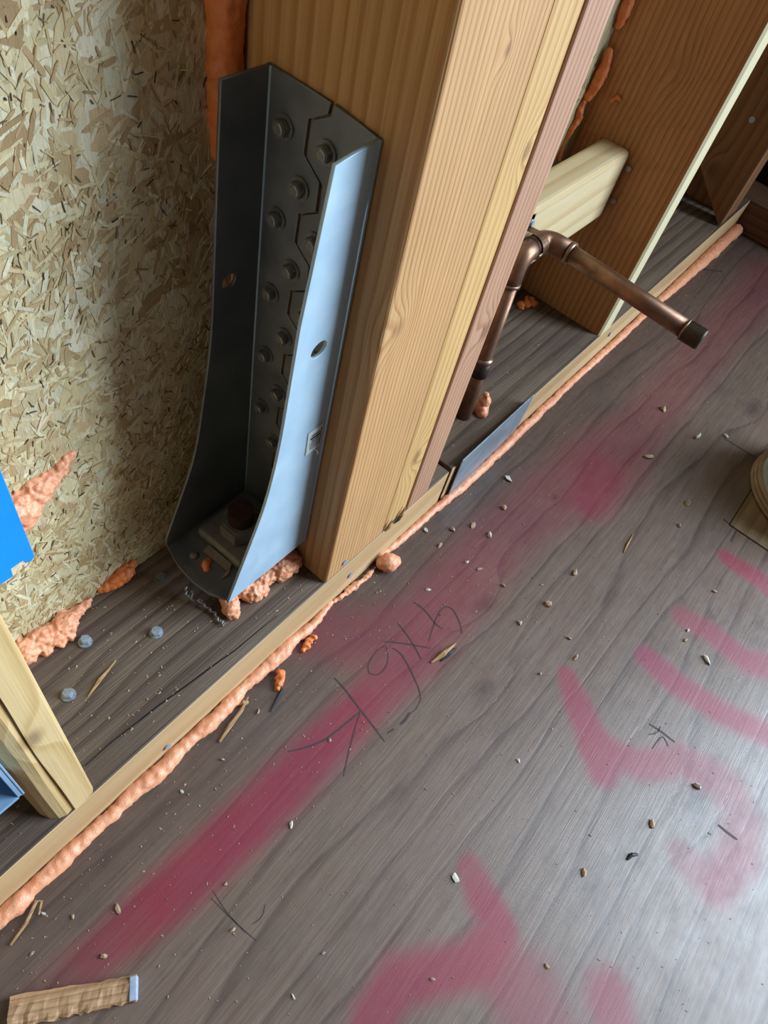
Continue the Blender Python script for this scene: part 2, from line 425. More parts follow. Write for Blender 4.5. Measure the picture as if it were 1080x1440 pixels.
M['pencil'] = plain('pencil_mark', (66, 52, 54), (86, 70, 70), 0.65, 400, 0.0)
M['dark'] = plain('dark_gap', (26, 20, 18), (18, 14, 12), 0.9)
M['chip'] = plain('wood_crumb', (204, 176, 146), (166, 132, 104), 0.7, 400, 0.2)
M['chip_pale'] = plain('pale_crumb', (232, 226, 214), (206, 196, 182), 0.6, 400, 0.2)
M['chip_dark'] = plain('dark_crumb', (54, 46, 44), (36, 32, 32), 0.6, 400, 0.2)
M['wire'] = metal('twisted_wire', (150, 146, 140), (110, 106, 100), (0.4, 0.6), 300, 0.6)
M['tan_rubber'] = plain('tan_ribbed_side', (168, 142, 108), (138, 112, 82), 0.5, 50, 0.06)
M['pale_grey'] = plain('pale_grey_body', (196, 204, 206), (170, 180, 186), 0.45, 60, 0.06)
M['painted_end'] = plain('pale_painted_end', (196, 206, 222), (150, 166, 196), 0.6, 200, 0.1)
M['drywall'] = plain('plain_wall', (74, 54, 38), (62, 46, 32), 0.8, 4, 0.05)
M['ceiling'] = plain('ceiling_board', (74, 56, 40), (62, 48, 34), 0.8, 3, 0.05)

def osb_mat(name, strand):
    n = NT(name)
    co = n.coord()
    at = n.n('ShaderNodeAttribute', attribute_name='tone')
    fine = n.noise(n.scale(co, (900, 900, 120)), 1.0, 3.0, 0.6)
    mott = n.noise(co, 45.0, 5.0, 0.65)
    speck = n.noise(co, 420.0, 3.0, 0.7)
    c = n.mix(n.remap(mott, 0.3, 0.7), srgb(208, 188, 142), srgb(228, 214, 174))
    if strand: c = n.mix(1.0, at.outputs['Color'], (1.32, 1.27, 1.20, 1), 'MULTIPLY')
    c = n.mix(n.remap(fine, 0.35, 0.8, 0.0, 0.35), c, srgb(130, 104, 68))
    c = n.mix(n.remap(speck, 0.62, 0.72, 0.0, 0.6), c, srgb(92, 68, 42))
    n.bump(n.math('ADD', fine, n.math('MULTIPLY', mott, 2.0)), 0.3, 0.0012)
    return n.fin(c, 0.6, 0, 0.35)
M['osb'] = osb_mat('strand_board', False)
M['strand'] = osb_mat('wood_strands', True)

def floor_mat():
    n = NT('plywood_floor')
    co = n.coord()
    sp = n.n('ShaderNodeSeparateXYZ'); n.l(co, sp.inputs[0])
    # plywood veneer: slow rings in plan, fibres along X
    warp = n.noise(n.scale(co, (1.6, 9, 1)), 1.0, 3.0, 0.5)
    warp2 = n.noise(n.scale(co, (7, 40, 1)), 1.0, 2.0, 0.5)
    y = n.math('ADD', sp.outputs[1], n.math('MULTIPLY', warp, 0.12))
    y = n.math('ADD', y, n.math('MULTIPLY', warp2, 0.008))
    km = None
    for (kx, ky, ks) in KNOTS:
        d = n.vmath('LENGTH', n.scale(n.vmath('SUBTRACT', co, (kx, ky, 0)), (0.5, 1, 0)))
        d = n.math('ADD', d, n.math('MULTIPLY', n.math('SUBTRACT', n.noise(co, 120.0, 2.0), 0.5), ks * 0.8))
        g = n.math('EXPONENT', n.math('MULTIPLY', n.math('MULTIPLY', d, d), -1 / (ks * ks * 2.5)))
        y = n.math('ADD', y, n.math('MULTIPLY', g, ks * 1.6))
        k = n.remap(d, ks * 0.2, ks * 0.9, 1.0, 0.0)
        km = k if km is None else n.math('MAXIMUM', km, k)
    fr = n.math('FRACT', n.math('MULTIPLY', y, 26.0))
    ring = n.ramp(fr, [(0.0, (0.0,) * 3), (0.78, (0.2,) * 3), (0.93, (1,) * 3), (1.0, (0.0,) * 3)])
    fib = n.noise(n.scale(co, (26, 900, 1)), 1.0, 3.0, 0.65)
    fib2 = n.noise(n.scale(co, (9, 260, 1)), 1.0, 3.0, 0.6)
    blot = n.noise(n.scale(co, (5, 9, 1)), 1.0, 5.0, 0.65)
    dirt = n.noise(n.scale(co, (30, 45, 1)), 1.0, 5.0, 0.7)
    c = n.ramp(n.math('ADD', n.math('MULTIPLY', fib, 0.5), n.math('MULTIPLY', fib2, 0.5)),
               [(0.25, srgb(96, 75, 66)), (0.5, srgb(130, 108, 95)), (0.75, srgb(154, 131, 114))])
    c = n.mix(n.math('MULTIPLY', ring, n.remap(blot, 0.3, 0.65, 0.2, 0.8)), c, srgb(76, 58, 54))
    c = n.mix(n.remap(blot, 0.52, 0.72, 0.0, 0.4), c, srgb(90, 78, 72))
    c = n.mix(n.remap(dirt, 0.58, 0.75, 0.0, 0.45), c, srgb(78, 64, 56))
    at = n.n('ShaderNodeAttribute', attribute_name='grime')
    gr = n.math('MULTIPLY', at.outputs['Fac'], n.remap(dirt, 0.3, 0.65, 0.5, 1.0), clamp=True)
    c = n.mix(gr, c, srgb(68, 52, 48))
    c = n.mix(n.math('MULTIPLY', km, 0.6), c, srgb(70, 58, 54))
    # sprayed paint, thin over the ridges of the grain
    pa = n.n('ShaderNodeAttribute', attribute_name='paint')
    pf = n.math('MULTIPLY', pa.outputs['Fac'], n.remap(n.math('ADD', n.math('MULTIPLY', fib, 0.6), n.math('MULTIPLY', dirt, 0.4)), 0.3, 0.65, 1.0, 0.86), clamp=True)
    spray = n.noise(co, 900.0, 2.0, 0.7)
    pf = n.math('MULTIPLY', pf, n.remap(spray, 0.3, 0.6, 0.8, 1.05), clamp=True)
    c = n.mix(pf, c, n.mix(n.remap(blot, 0.3, 0.7), srgb(158, 24, 54), srgb(146, 32, 70)))
    h = n.math('ADD', n.math('MULTIPLY', fib, 0.7), n.math('MULTIPLY', ring, -0.5))
    h = n.math('ADD', h, n.math('MULTIPLY', fib2, 0.8))
    n.bump(h, 0.3, 0.0005)
    return n.fin(c, n.math('ADD', n.remap(dirt, 0.3, 0.7, 0.28, 0.44), n.math('MULTIPLY', pf, 0.12)), 0, 0.6)
KNOTS = [(0.0603, -0.1832, 0.013), (0.1428, -0.1236, 0.015), (0.1173, -0.4141, 0.016), (-0.1051, -0.2625, 0.005), (0.3432, -0.1019, 0.005), (0.3358, -0.3384, 0.005), (0.7523, -0.2383, 0.02)]
M['floor'] = floor_mat()

# ------------------------------------------------------------------ setting
PT = 0.064           # top of the sole plate
WD = 0.14            # depth of the wall framing
def axis_pts(fine0, fine1, step, lo, hi):
    a = list(np.arange(lo, fine0, 0.25)) + list(np.arange(fine0, fine1, step)) + list(np.arange(fine1, hi, 0.25)) + [hi]
    return np.array(a)
xs = axis_pts(-0.55, 1.34, 0.004, -2.5, 1.5)
ys = axis_pts(-0.66, 0.02, 0.003, -3.4, 0.14)
GX, GY = np.meshgrid(xs, ys, indexing='xy')
nx, ny = len(xs), len(ys)
verts = np.stack([GX.ravel(), GY.ravel(), np.zeros(nx * ny)], 1)
ii = (np.arange(ny - 1)[:, None] * nx + np.arange(nx - 1)[None, :]).ravel()
faces = np.stack([ii, ii + 1, ii + nx + 1, ii + nx], 1)
me = bpy.data.meshes.new('floor')
me.from_pydata(verts.tolist(), [], faces.tolist())
def seg_field(strokes):
    out = np.zeros(len(verts))
    P = verts[:, :2]
    for s in strokes:
        best = np.zeros(len(verts))
        for (x0, y0, w0, i0), (x1, y1, w1, i1) in zip(s, s[1:]):
            d = np.array([x1 - x0, y1 - y0]); L2 = d @ d
            t = np.clip(((P - [x0, y0]) @ d) / L2, 0, 1)
            q = np.array([x0, y0]) + t[:, None] * d
            dist = np.hypot(*(P - q).T)
            w = w0 + (w1 - w0) * t; I = i0 + (i1 - i0) * t
            u = np.clip((1.3 - dist / w) / 0.95, 0, 1)
            best = np.maximum(best, I * u * u * (3 - 2 * u))
        out = 1 - (1 - out) * (1 - best)
    return out
pv = np.clip(seg_field(PAINT), 0, 0.95)
a = me.attributes.new('paint', 'FLOAT', 'POINT'); a.data.foreach_set('value', pv.astype(np.float32))
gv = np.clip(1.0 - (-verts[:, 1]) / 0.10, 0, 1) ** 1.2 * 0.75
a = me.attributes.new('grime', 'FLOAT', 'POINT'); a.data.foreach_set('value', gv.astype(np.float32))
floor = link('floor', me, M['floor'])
tag(floor, 'grey plywood subfloor with sprayed red paint stripes', None, None, 'structure')

# pencil writing and stray marks lying on the floor, one ribbon for each stroke group
def ribbon(bm, pts, w, z):
    P = [Vector((*p, z)) for p in pts]
    # smooth the hand-drawn stroke
    if len(P) > 2:
        Q = []
        for i in range(len(P) - 1):
            p0, p1, p2, p3 = P[max(i - 1, 0)], P[i], P[i + 1], P[min(i + 2, len(P) - 1)]
            for k in range(5):
                t = k / 5
                Q.append(0.5 * ((2 * p1) + (p2 - p0) * t + (2 * p0 - 5 * p1 + 4 * p2 - p3) * t * t + (3 * p1 - p0 - 3 * p2 + p3) * t ** 3))
        Q.append(P[-1]); P = Q
    L = []
    for i, p in enumerate(P):
        t = (P[min(i + 1, len(P) - 1)] - P[max(i - 1, 0)]).normalized()
        s = Vector((-t.y, t.x, 0)) * (w * (0.55 + 0.55 * math.sin(math.pi * min(1, max(0.08, i / (len(P) - 1)))) ** 0.5 + 0.15 * mnoise.noise(p * 300)))
        L.append((bm.verts.new(p + s), bm.verts.new(p - s)))
    for a_, b_ in zip(L, L[1:]):
        bm.faces.new((a_[0], a_[1], b_[1], b_[0]))
for w, pts in PENCIL:
    bm = bmesh.new()
    ribbon(bm, pts, w * 0.8, 0.0003)
    o = obj('pencil_stroke', bm, M['pencil'], floor)

# the light patch panel let into the floor at the right, with its open joints
px0, py1 = 0.491, -0.298
bm = box((px0 + 0.001, -0.75, -0.012), (1.25, py1 - 0.001, 0.0012), 0.0004, 1)
pm = wood('patch_plywood', [(168, 142, 108), (150, 124, 92), (128, 102, 76), (100, 78, 58)], 'X', 60, (0.3, 0.3), seed=31)
o = obj('floor_panel', bm, pm, floor); o['label'] = 'paler tan plywood panel let into the floor'
bm = box((px0 - 0.0006, -0.75, 0), (px0 + 0.001, py1, 0.0004), 0)
box((px0, py1 - 0.001, 0), (1.25, py1 + 0.0005, 0.0004), 0, bm=bm)
obj('joint', bm, M['dark'], floor)

# wall of strand board, its strands real flakes pressed into the face
bm = bmesh.new()
def quad_box(bm, lo, hi): return box(lo, hi, 0, bm=bm)
bm = box((-2.5, WD, 0), (1.5, WD + 0.012, 4.7), 0)
wall = obj('wall_back', bm, M['osb'], origin=(-2.5, WD, 0))
tag(wall, 'tan oriented strand board sheathing behind the framing', None, None, 'structure')
def strands(x0, x1, z0, z1, n, seed):
    rnd = random.Random(seed)
    vs, fs, cols = [], [], []
    pal = [(204, 190, 152), (212, 200, 164), (200, 184, 144), (216, 210, 182), (194, 172, 132), (184, 160, 120), (208, 196, 158), (212, 206, 176), (172, 146, 106), (202, 184, 140)]
    dk = [(122, 98, 70), (92, 72, 48), (136, 110, 78), (70, 54, 38)]
    for i in range(n):
        k = rnd.random()
        if k < 0.20: L, W, c, d = rnd.uniform(.02, .055), rnd.uniform(.005, .016), rnd.choice(pal), rnd.uniform(.0001, .0005)
        elif k < 0.70: L, W, c, d = rnd.uniform(.006, .022), rnd.uniform(.0008, .0034), rnd.choice(pal), rnd.uniform(.0004, .0009)
        elif k < 0.86: L, W, c, d = rnd.uniform(.004, .012), rnd.uniform(.0006, .002), rnd.choice(pal[4:6] + pal[8:]), rnd.uniform(.0006, .0011)
        else: L, W, c, d = rnd.uniform(.0015, .008), rnd.uniform(.0003, .0009), rnd.choice(dk), rnd.uniform(.0008, .0012)
        x, z = rnd.uniform(x0, x1), rnd.uniform(z0, z1)
        a = rnd.gauss(1.2, 0.75) if rnd.random() < .7 else rnd.uniform(0, 3.14)
        ca, sa = math.cos(a), math.sin(a)
        m = 6
        base = len(vs)
        prof = [(-.5, rnd.uniform(-.3, .1)), (-.5 + rnd.uniform(.05, .2), -.5), (.5 - rnd.uniform(.02, .2), -.5 * rnd.uniform(.6, 1)), (.5, rnd.uniform(-.2, .3)), (.5 - rnd.uniform(.05, .25), .5), (-.5 + rnd.uniform(.05, .2), .5 * rnd.uniform(.6, 1))]
        tw = rnd.uniform(-.00025, .00025)
        for (u, v) in prof:
            px, pz = x + L * u * ca - W * v * sa, z + L * u * sa + W * v * ca
            vs.append((px, WD - d - tw * u * 2, pz))
        for (u, v) in prof:
            px, pz = x + L * u * 1.02 * ca - W * v * 1.06 * sa, z + L * u * 1.02 * sa + W * v * 1.06 * ca
            vs.append((px, WD + 0.0002, pz))
        fs.append([base + j for j in range(m)])
        dq = rnd.uniform(-14, 12)
        cc = srgb(*[min(255, max(0, q + dq)) for q in c])
        cols.append(cc)
        for j in range(m):
            fs.append([base + j, base + m + j, base + m + (j + 1) % m, base + (j + 1) % m]); cols.append(cc)
    me = bpy.data.meshes.new('strands')
    me.from_pydata([(v[0] + 2.5, v[1] - WD, v[2]) for v in vs], [], fs)
    at = me.attributes.new('tone', 'FLOAT_COLOR', 'FACE')
    at.data.foreach_set('color', np.array(cols, dtype=np.float32).ravel())
    o = link('strands', me, M['strand'], wall)
    o['kind'] = 'stuff'
    return o
strands(-0.42, 0.0, 0.06, 0.66, 11000, 3)
strands(0.17, 0.6, 0.30, 0.62, 700, 4)

# the rest of the room: it shuts out light, and the openings let daylight in
bm = box((-2.5, -3.4, 4.7), (1.5, WD, 4.75), 0)
tag(obj('ceiling', bm, M['ceiling']), 'plain board ceiling', None, None, 'structure')
bm = box((-2.55, -3.4, 0), (-2.5, WD, 4.7), 0)
tag(obj('wall_left', bm, M['drywall']), 'plain wall', None, None, 'structure')
bm = box((-2.5, -3.45, 0), (1.5, -3.4, 4.7), 0)
tag(obj('wall_front', bm, M['drywall']), 'plain wall', None, None, 'structure')
bm = box((1.5, -1.05, 0), (1.55, WD, 4.7), 0)  # unseen opening, placed and sized for the shadows and floor sheen
box((1.5, -3.4, 4.45), (1.55, -1.05, 4.7), 0, bm=bm)
box((1.5, -3.4, 0), (1.55, -1.05, 0.06), 0, bm=bm)
tag(obj('wall_right', bm, M['drywall']), 'plain wall with a tall opening sized for the daylight', None, None, 'structure')

# ------------------------------------------------------------------ framing timber
def two_face_plate(name, x0, x1, label):
    """sole plate: weathered top, fresh cut front edge"""
    bm = box((x0, 0, 0), (x1, WD, PT), 0.0018, 2)
    for f in bm.faces:
        c = f.calc_center_median()
        f.material_index = 1 if f.normal.y < -0.5 else 0
    o = obj(name, bm, [M['plate_top'], M['plate_front']], origin=(x0, 0, 0))
    return tag(o, label, 'sill plate')
two_face_plate('sole_plate', -1.2, 0.2160, 'dark weathered sole plate with pale front edge under the steel bracket')
two_face_plate('sole_plate', 0.2215, 1.262, 'grey sole plate right of the saw cut, with the copper pipe rising from it')

# a long drying crack in the top of the left plate
pl_ = bpy.data.objects['sole_plate']
bm = bmesh.new()
CR = [(-0.2597, 0.0216), (-0.236, 0.0222), (-0.2123, 0.0207), (-0.188, 0.0192), (-0.1633, 0.0163), (-0.137, 0.0141), (-0.1102, 0.0109), (-0.084, 0.0101), (-0.0579, 0.0087)]
for i_, (a_, b_) in enumerate(zip(CR, CR[1:])):
    n_ = Vector((-(b_[1] - a_[1]), b_[0] - a_[0], 0)).normalized()
    w0, w1 = (0.0003 + 0.0005 * math.sin(math.pi * t / (len(CR) - 1)) for t in (i_, i_ + 1))
    q_ = [bm.verts.new(Vector((*p_, PT + 0.0002)) + n_ * w_) for p_, w_ in ((a_, w0), (b_, w1), (b_, -w1), (a_, -w0))]
    bm.faces.new(q_)
obj('crack', bm, M['dark'], pl_)

def board(name, lo, hi, mat, label, cat='stud', bev=0.003, group=None):
    o = obj(name, box(lo, hi, bev, 3), mat, origin=lo)
    return tag(o, label, cat, group)
TOP = 1.25
board('timber_post', (0.0, 0.0, PT), (0.0915, WD, TOP), M['post'], 'thick orange-brown timber post carrying the steel bracket', 'post')
board('wall_stud', (0.0925, 0.0012, PT), (0.1315, WD, TOP), M['stud_yellow'], 'yellow stud in the middle, between the thick post and the pinkish stud')
board('wall_stud', (0.1322, 0.0, PT), (0.1725, WD, TOP), M['stud_pink'], 'pinkish stud beside the copper pipe')
def twisted_stud():
    b = bmesh.new()
    x0, x1, N = 0.599, 0.637, 24
    prof = [(x0, 0.003), (x0 + 0.003, 0.0), (x1 - 0.003, 0.0), (x1, 0.003), (x1, WD - 0.0005), (x0, WD - 0.0005)]
    rings = []
    for i in range(N + 1):
        z = PT + (TOP - PT) * i / N
        tw = 0.043 * min(1.0, max(0.0, (z - 0.12) / 0.30))
        rings.append([b.verts.new((x - tw * (y / WD) ** 1.0, y, z)) for x, y in prof])
    m = len(prof)
    for p, q in zip(rings, rings[1:]):
        for k in range(m):
            f = b.faces.new((p[k], p[(k + 1) % m], q[(k + 1) % m], q[k]))
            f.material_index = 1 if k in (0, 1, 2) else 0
    b.faces.new(rings[0][::-1]); b.faces.new(rings[-1])
    return b
M['stud_edge_lit'] = wood('lit_stud_edge', [(246, 236, 200), (238, 222, 178), (222, 200, 150), (196, 168, 118)], 'Z', 120, (0.5, 0.4), seed=13, fibre=0.2, blotch=0.08, bump=0.1)  # light falling on the front edge put into its paler colour
tag(obj('wall_stud', twisted_stud(), [M['stud'], M['stud_edge_lit']], origin=(0.599, 0, PT)), 'wide brown stud with bright front edge behind the copper stub', 'stud')
# short block between the studs that carries the pipe
board('blocking', (0.1727, 0.070, 0.224), (0.5820, 0.110, 0.311), M['block'], 'pale wooden block spanning between studs behind the copper elbow', 'block', 0.006)
# left stud with rounded, waney arris
def waney():
    b = bmesh.new()
    x0, x1 = -0.3035, -0.266
    prof = [(x1, WD), (x1, 0.004), (x1 - 0.0025, 0.0008), (x1 - 0.012, 0.0), (x1 - 0.0185, 0.0), (x1 - 0.0195, 0.0022), (x1 - 0.024, 0.0012), (x1 - 0.030, 0.0035), (x0 + 0.003, 0.0085), (x0, 0.016), (x0, WD)]
    rings = []
    N = 60
    for i in range(N + 1):
        z = PT + (TOP - PT) * i / N
        ring = []
        for k, (x, y) in enumerate(prof):
            w = 0.0022 * mnoise.noise(Vector((k * 1.3, z * 7, 2))) if 3 <= k <= 8 else 0
            ring.append(b.verts.new((x + w, y + abs(w) * 0.5, z)))
        rings.append(ring)
    m = len(prof)
    for p, q in zip(rings, rings[1:]):
        for k in range(m):
            b.faces.new((p[k], p[(k + 1) % m], q[(k + 1) % m], q[k]))
    b.faces.new(rings[0][::-1]); b.faces.new(rings[-1])
    return b
tag(obj('wall_stud', waney(), M['stud_wane'], origin=(-0.3035, 0, PT), smooth=False), 'yellow waney stud at the lower left corner', 'stud')
# corner framing
def cut_board():
    b = bmesh.new()
    prof = [(0.003, PT), (0.0687, 0.12), (WD - 0.004, 0.185), (WD - 0.004, TOP), (0.0, TOP)]
    v0 = [b.verts.new((1.09, y, z)) for y, z in prof]
    v1 = [b.verts.new((1.128, y, z)) for y, z in prof]
    b.faces.new(v0); b.faces.new(v1[::-1])
    for k in range(5):
        b.faces.new((v0[k], v1[k], v1[(k + 1) % 5], v0[(k + 1) % 5]))
    bmesh.ops.recalc_face_normals(b, faces=b.faces)
    bmesh.ops.bevel(b, geom=b.edges[:], offset=0.002, segments=2, affect='EDGES')
    return b
tag(obj('corner_stud', cut_board(), M['brown_wood'], origin=(1.09, 0, PT)), 'dark brown corner board with a slanting cut foot', 'stud')
board('corner_stud', (1.145, 0.004, PT), (1.183, WD, TOP), M['brown_wood'], 'dark upright stud behind the slant-cut corner board')
o = board('side_plate', (1.263, -1.6, 0), (1.36, WD, PT), M['brown_wood_y'], 'brown sole plate of the side wall in the far right corner', 'sill plate')

# ------------------------------------------------------------------ steel tie bracket on the post
HB = 0.110           # underside of the seat
hd = thing('tie_bracket', 'folded galvanised steel tie bracket screwed to the timber post', 'bracket', (0, 0.068, HB))
def lean(bm):
    for v in bm.verts: v.co.y += (0.495 - v.co.z) * 0.012
    return bm
T = 0.0026
YR, YL = 0.0284, 0.1077
def arc_smooth(pts, r_idx, n=5, k=0.35):
    """round the listed corners of an outline"""
    out = []
    m = len(pts)
    for i, p in enumerate(pts):
        if i in r_idx:
            a, b = Vector(pts[i - 1]), Vector(pts[(i + 1) % m]); c = Vector(p)
            rr = r_idx[i]
            s = c + (a - c).normalized() * rr; e = c + (b - c).normalized() * rr
            for j in range(n + 1):
                t = j / n
                q = s * (1 - t) ** 2 + c * 2 * t * (1 - t) + e * t * t
                out.append((q.x, q.y))
        else: out.append(tuple(p))
    return out
# front flange (u = X, v = Z)
fr_out = [(-0.002, 0.491), (-0.0359, 0.4866), (-0.0474, 0.3902), (-0.0535, 0.2789), (-0.0626, 0.2203), (-0.0988, 0.1125), (-0.002, 0.1105)]
fr_out = arc_smooth(fr_out, {3: 0.03, 4: 0.03})
o = obj('front_flange', lean(plate(fr_out, [circle(-0.0265, 0.3619, 0.0078, 0.0062, rot=0.3)], ((0, YR, 0), (1, 0, 0), (0, 0, 1), (0, -1, 0)), T)), M['steel'], hd)
o['label'] = 'blue-grey steel flange facing the room, with one round hole'
lf_out = [(-0.002, 0.4955), (-0.0378, 0.4945), (-0.0447, 0.3231), (-0.0619, 0.2117), (-0.0986, 0.1232), (-0.0975, 0.1105), (-0.002, 0.1105)]
lf_out = arc_smooth(lf_out, {2: 0.03, 3: 0.03, 4: 0.006})
o = obj('rear_flange', lean(plate(lf_out, [circle(-0.0302, 0.3676, 0.0068, 0.0058, rot=0.3)], ((0, YL, 0), (1, 0, 0), (0, 0, 1), (0, -1, 0)), T)), M['steel_shaded'], hd)
o['label'] = 'shaded steel flange next to the strand board'
# back plate in two halves with a wavy open seam (u = Y, v = Z)
def seam(off):
    pts = []
    period = 0.0567
    zc = 0.4692                     # at the heights of the right-hand screws the seam swings left
    prof = [(-0.5, -0.0065), (-0.34, -0.0065), (-0.2, 0.0065), (0.16, 0.0075), (0.34, -0.0065)]
    z = 0.4955
    for k in range(-1, 8):
        for (t, d) in prof:
            zz = zc - k * period - t * period
            if 0.1105 < zz < 0.4945: pts.append((0.0685 + d + off, zz))
    pts.sort(key=lambda p: -p[1])
    pts = [(pts[0][0] - 0.001, 0.4955 - 0.001)] + pts + [(pts[-1][0], 0.1105)]
    return pts
sA = seam(0.0016); sB = seam(-0.0016)
fb = ((-0.0016, 0, 0), (0, 1, 0), (0, 0, 1), (1, 0, 0))
obj('back_plate', lean(plate([(YL + 0.001, 0.4955)] + sA + [(YL + 0.001, 0.1105)], [], fb, T)), M['steel_shaded'], hd)
obj('back_plate', lean(plate(sB + [(YR - 0.001, 0.1105), (YR - 0.001, 0.491)], [], fb, T)), M['steel_shaded'], hd)
# rounded fold lines
for y, zt in ((YL, 0.4955), (YR, 0.491)):
    obj('fold', lean(cyl((-0.0022, y, 0.1105), (-0.0022, y, zt), 0.0022, seg=12)), M['steel'], hd, smooth=True)
# seat
st = [(-0.001, YR), (-0.097, YR + 0.001), (-0.1045, 0.045), (-0.1065, 0.064), (-0.1045, 0.085), (-0.0975, YL), (-0.001, YL)]
seat = obj('seat', lean(plate(st, [], ((0, 0, HB + 0.0014), (1, 0, 0), (0, 1, 0), (0, 0, 1)), 0.003)), M['steel_shaded'], hd)
obj('dimple', cyl((-0.088, 0.088, HB + 0.002), (-0.088, 0.088, HB + 0.0062), 0.0052, 0.003, 20), M['nut'], hd, smooth=True)
# anchor rod, nut and washer
RXc, RYc = -0.0455, 0.0735
b = box((RXc - 0.026, RYc - 0.027, HB + 0.003), (RXc + 0.030, RYc + 0.030, HB + 0.015), 0.004, 3)
obj('bearing_washer', b, M['nut'], hd, smooth=True)
b = cyl((RXc, RYc, HB + 0.015), (RXc, RYc, HB + 0.033), 0.0185, seg=6, bev=0.002)
obj('hex_nut', b, M['nut'], hd)
b = cyl((RXc, RYc, HB - 0.045), (RXc, RYc, HB + 0.048), 0.0112, seg=24, bev=0.0015)
rod = obj('anchor_rod', b, M['rust'], hd)
b = bmesh.new()
for k in range(7):
    z = HB + 0.034 + k * 0.0021
    b = cyl((RXc, RYc, z), (RXc, RYc, z + 0.0011), 0.0117, seg=24, bm=b)
obj('thread', b, M['rust'], rod)
# torn paper tag caught by the washer
b = bmesh.new()
tp = [(-0.0735, 0.0845, 0.1195), (-0.0725, 0.0560, 0.1195), (-0.0790, 0.0560, 0.1150), (-0.0800, 0.0850, 0.1150)]
tv = [b.verts.new(p) for p in tp]
b.faces.new(tv)
t2 = [b.verts.new(p) for p in ((-0.0725, 0.0560, 0.1195), (-0.0800, 0.0555, 0.1150), (-0.0890, 0.0525, 0.1148), (-0.0810, 0.0510, 0.1170))]
b.faces.new(t2)
r = bmesh.ops.solidify(b, geom=b.faces[:], thickness=0.0006)
tag(obj('paper_tag', b, M['tag_paper'], origin=(-0.078, 0.07, 0.1135)), 'grubby torn paper tag on the bracket seat by the nut', 'tag')
# hex washer-head screws
def screw_mesh(r=0.0052):
    b = cyl((0, 0, 0), (-0.0013, 0, 0), r * 1.35, seg=20)
    b = cyl((-0.0013, 0, 0), (-0.0062, 0, 0), r, seg=6, bm=b, bev=0.0006)
    b = cyl((-0.0062, 0, 0), (-0.0066, 0, 0), r * 0.7, r * 0.5, seg=12, bm=b)
    return b
sm = None
cols_ = [(0.0925, 0.4690, 5), (0.0765, 0.4400, 5), (0.0600, 0.4692, 5), (0.0440, 0.4400, 5)]
for (yy, z0, cnt) in cols_:
    for k in range(cnt):
        zz = z0 - 0.0568 * k
        if sm is None:
            o = obj('screw', screw_mesh(), M['screw'], None)
            sm = o.data; o.parent = hd
        else:
            o = bpy.data.objects.new('screw', sm); COL.objects.link(o); o.parent = hd
        o.location = Vector((-0.003, yy + (0.495 - zz) * 0.012, zz)) - hd.location
        o.rotation_euler.x = random.uniform(0, 1)
# white bar-code sticker on the front flange
def on_flange(x, z, out): return (x, YR + (0.495 - z) * 0.012 - T / 2 - out, z)
b = bmesh.new()
q = [b.verts.new(on_flange(x, z, 0.0010)) for x, z in ((-0.0087, 0.2800), (-0.0240, 0.2797), (-0.0235, 0.2530), (-0.0075, 0.2545))]
b.faces.new(q); bmesh.ops.solidify(b, geom=b.faces[:], thickness=0.0002)
stk = obj('sticker', b, M['paper'], hd); stk['label'] = 'small white sticker with black bars and print'
b = bmesh.new()
def inkbar(b, x0, z0, x1, z1):
    q = [b.verts.new(on_flange(x, z, 0.0016)) for x, z in ((x0, z0), (x1, z0), (x1, z1), (x0, z1))]
    b.faces.new(q)
zz = 0.2748
for h, x0, x1 in ((0.0010, -0.0205, -0.0115), (0.0020, -0.0212, -0.0112), (0.0010, -0.0195, -0.0120), (0.0006, -0.0212, -0.0112), (0.0006, -0.0212, -0.0118), (0.0005, -0.0212, -0.0112), (0.0005, -0.0205, -0.0118)):
    inkbar(b, x0, zz, x1, zz - h); zz -= h + 0.0016
inkbar(b, -0.0102, 0.2775, -0.0094, 0.2580)
obj('print', b, M['ink'], stk)
b = sweep([on_flange(-0.0125, 0.2530, 0.0008), on_flange(-0.0105, 0.2500, 0.002), on_flange(-0.0100, 0.2465, 0.002)], 0.0006, 6)
obj('sticker_curl', b, M['paper'], stk)

# twisted tie wire at the foot of the bracket
wp = [(-0.101, 0.0852, 0.075), (-0.1058, 0.0800, 0.074), (-0.1045, 0.0755, 0.072), (-0.1000, 0.0790, 0.072), (-0.1025, 0.0845, 0.070), (-0.1052, 0.0766, 0.0695), (-0.1008, 0.0681, 0.070), (-0.0993, 0.0583, 0.068), (-0.0983, 0.0490, 0.0672), (-0.1010, 0.0414, 0.0672), (-0.0990, 0.0385, 0.0668), (-0.1030, 0.0350, 0.0668)]
W = [Vector(p) for p in wp]
pts = []
for i in range(len(W) - 1):
    for k in range(8):
        t = k / 8; p = W[i].lerp(W[i + 1], t); a_ = (i * 8 + k) * 1.1
        pts.append(p + Vector((math.cos(a_), math.sin(a_), abs(math.sin(a_)))) * 0.0009)
b = sweep(pts, [0.0012 + 0.0004 * math.sin(i * 1.1) for i in range(len(pts))], 7)
tag(obj('tie_wire', b, M['wire'], origin=(-0.101, 0.06, PT), smooth=True), 'frayed twisted wire at the foot of the steel bracket', 'wire')

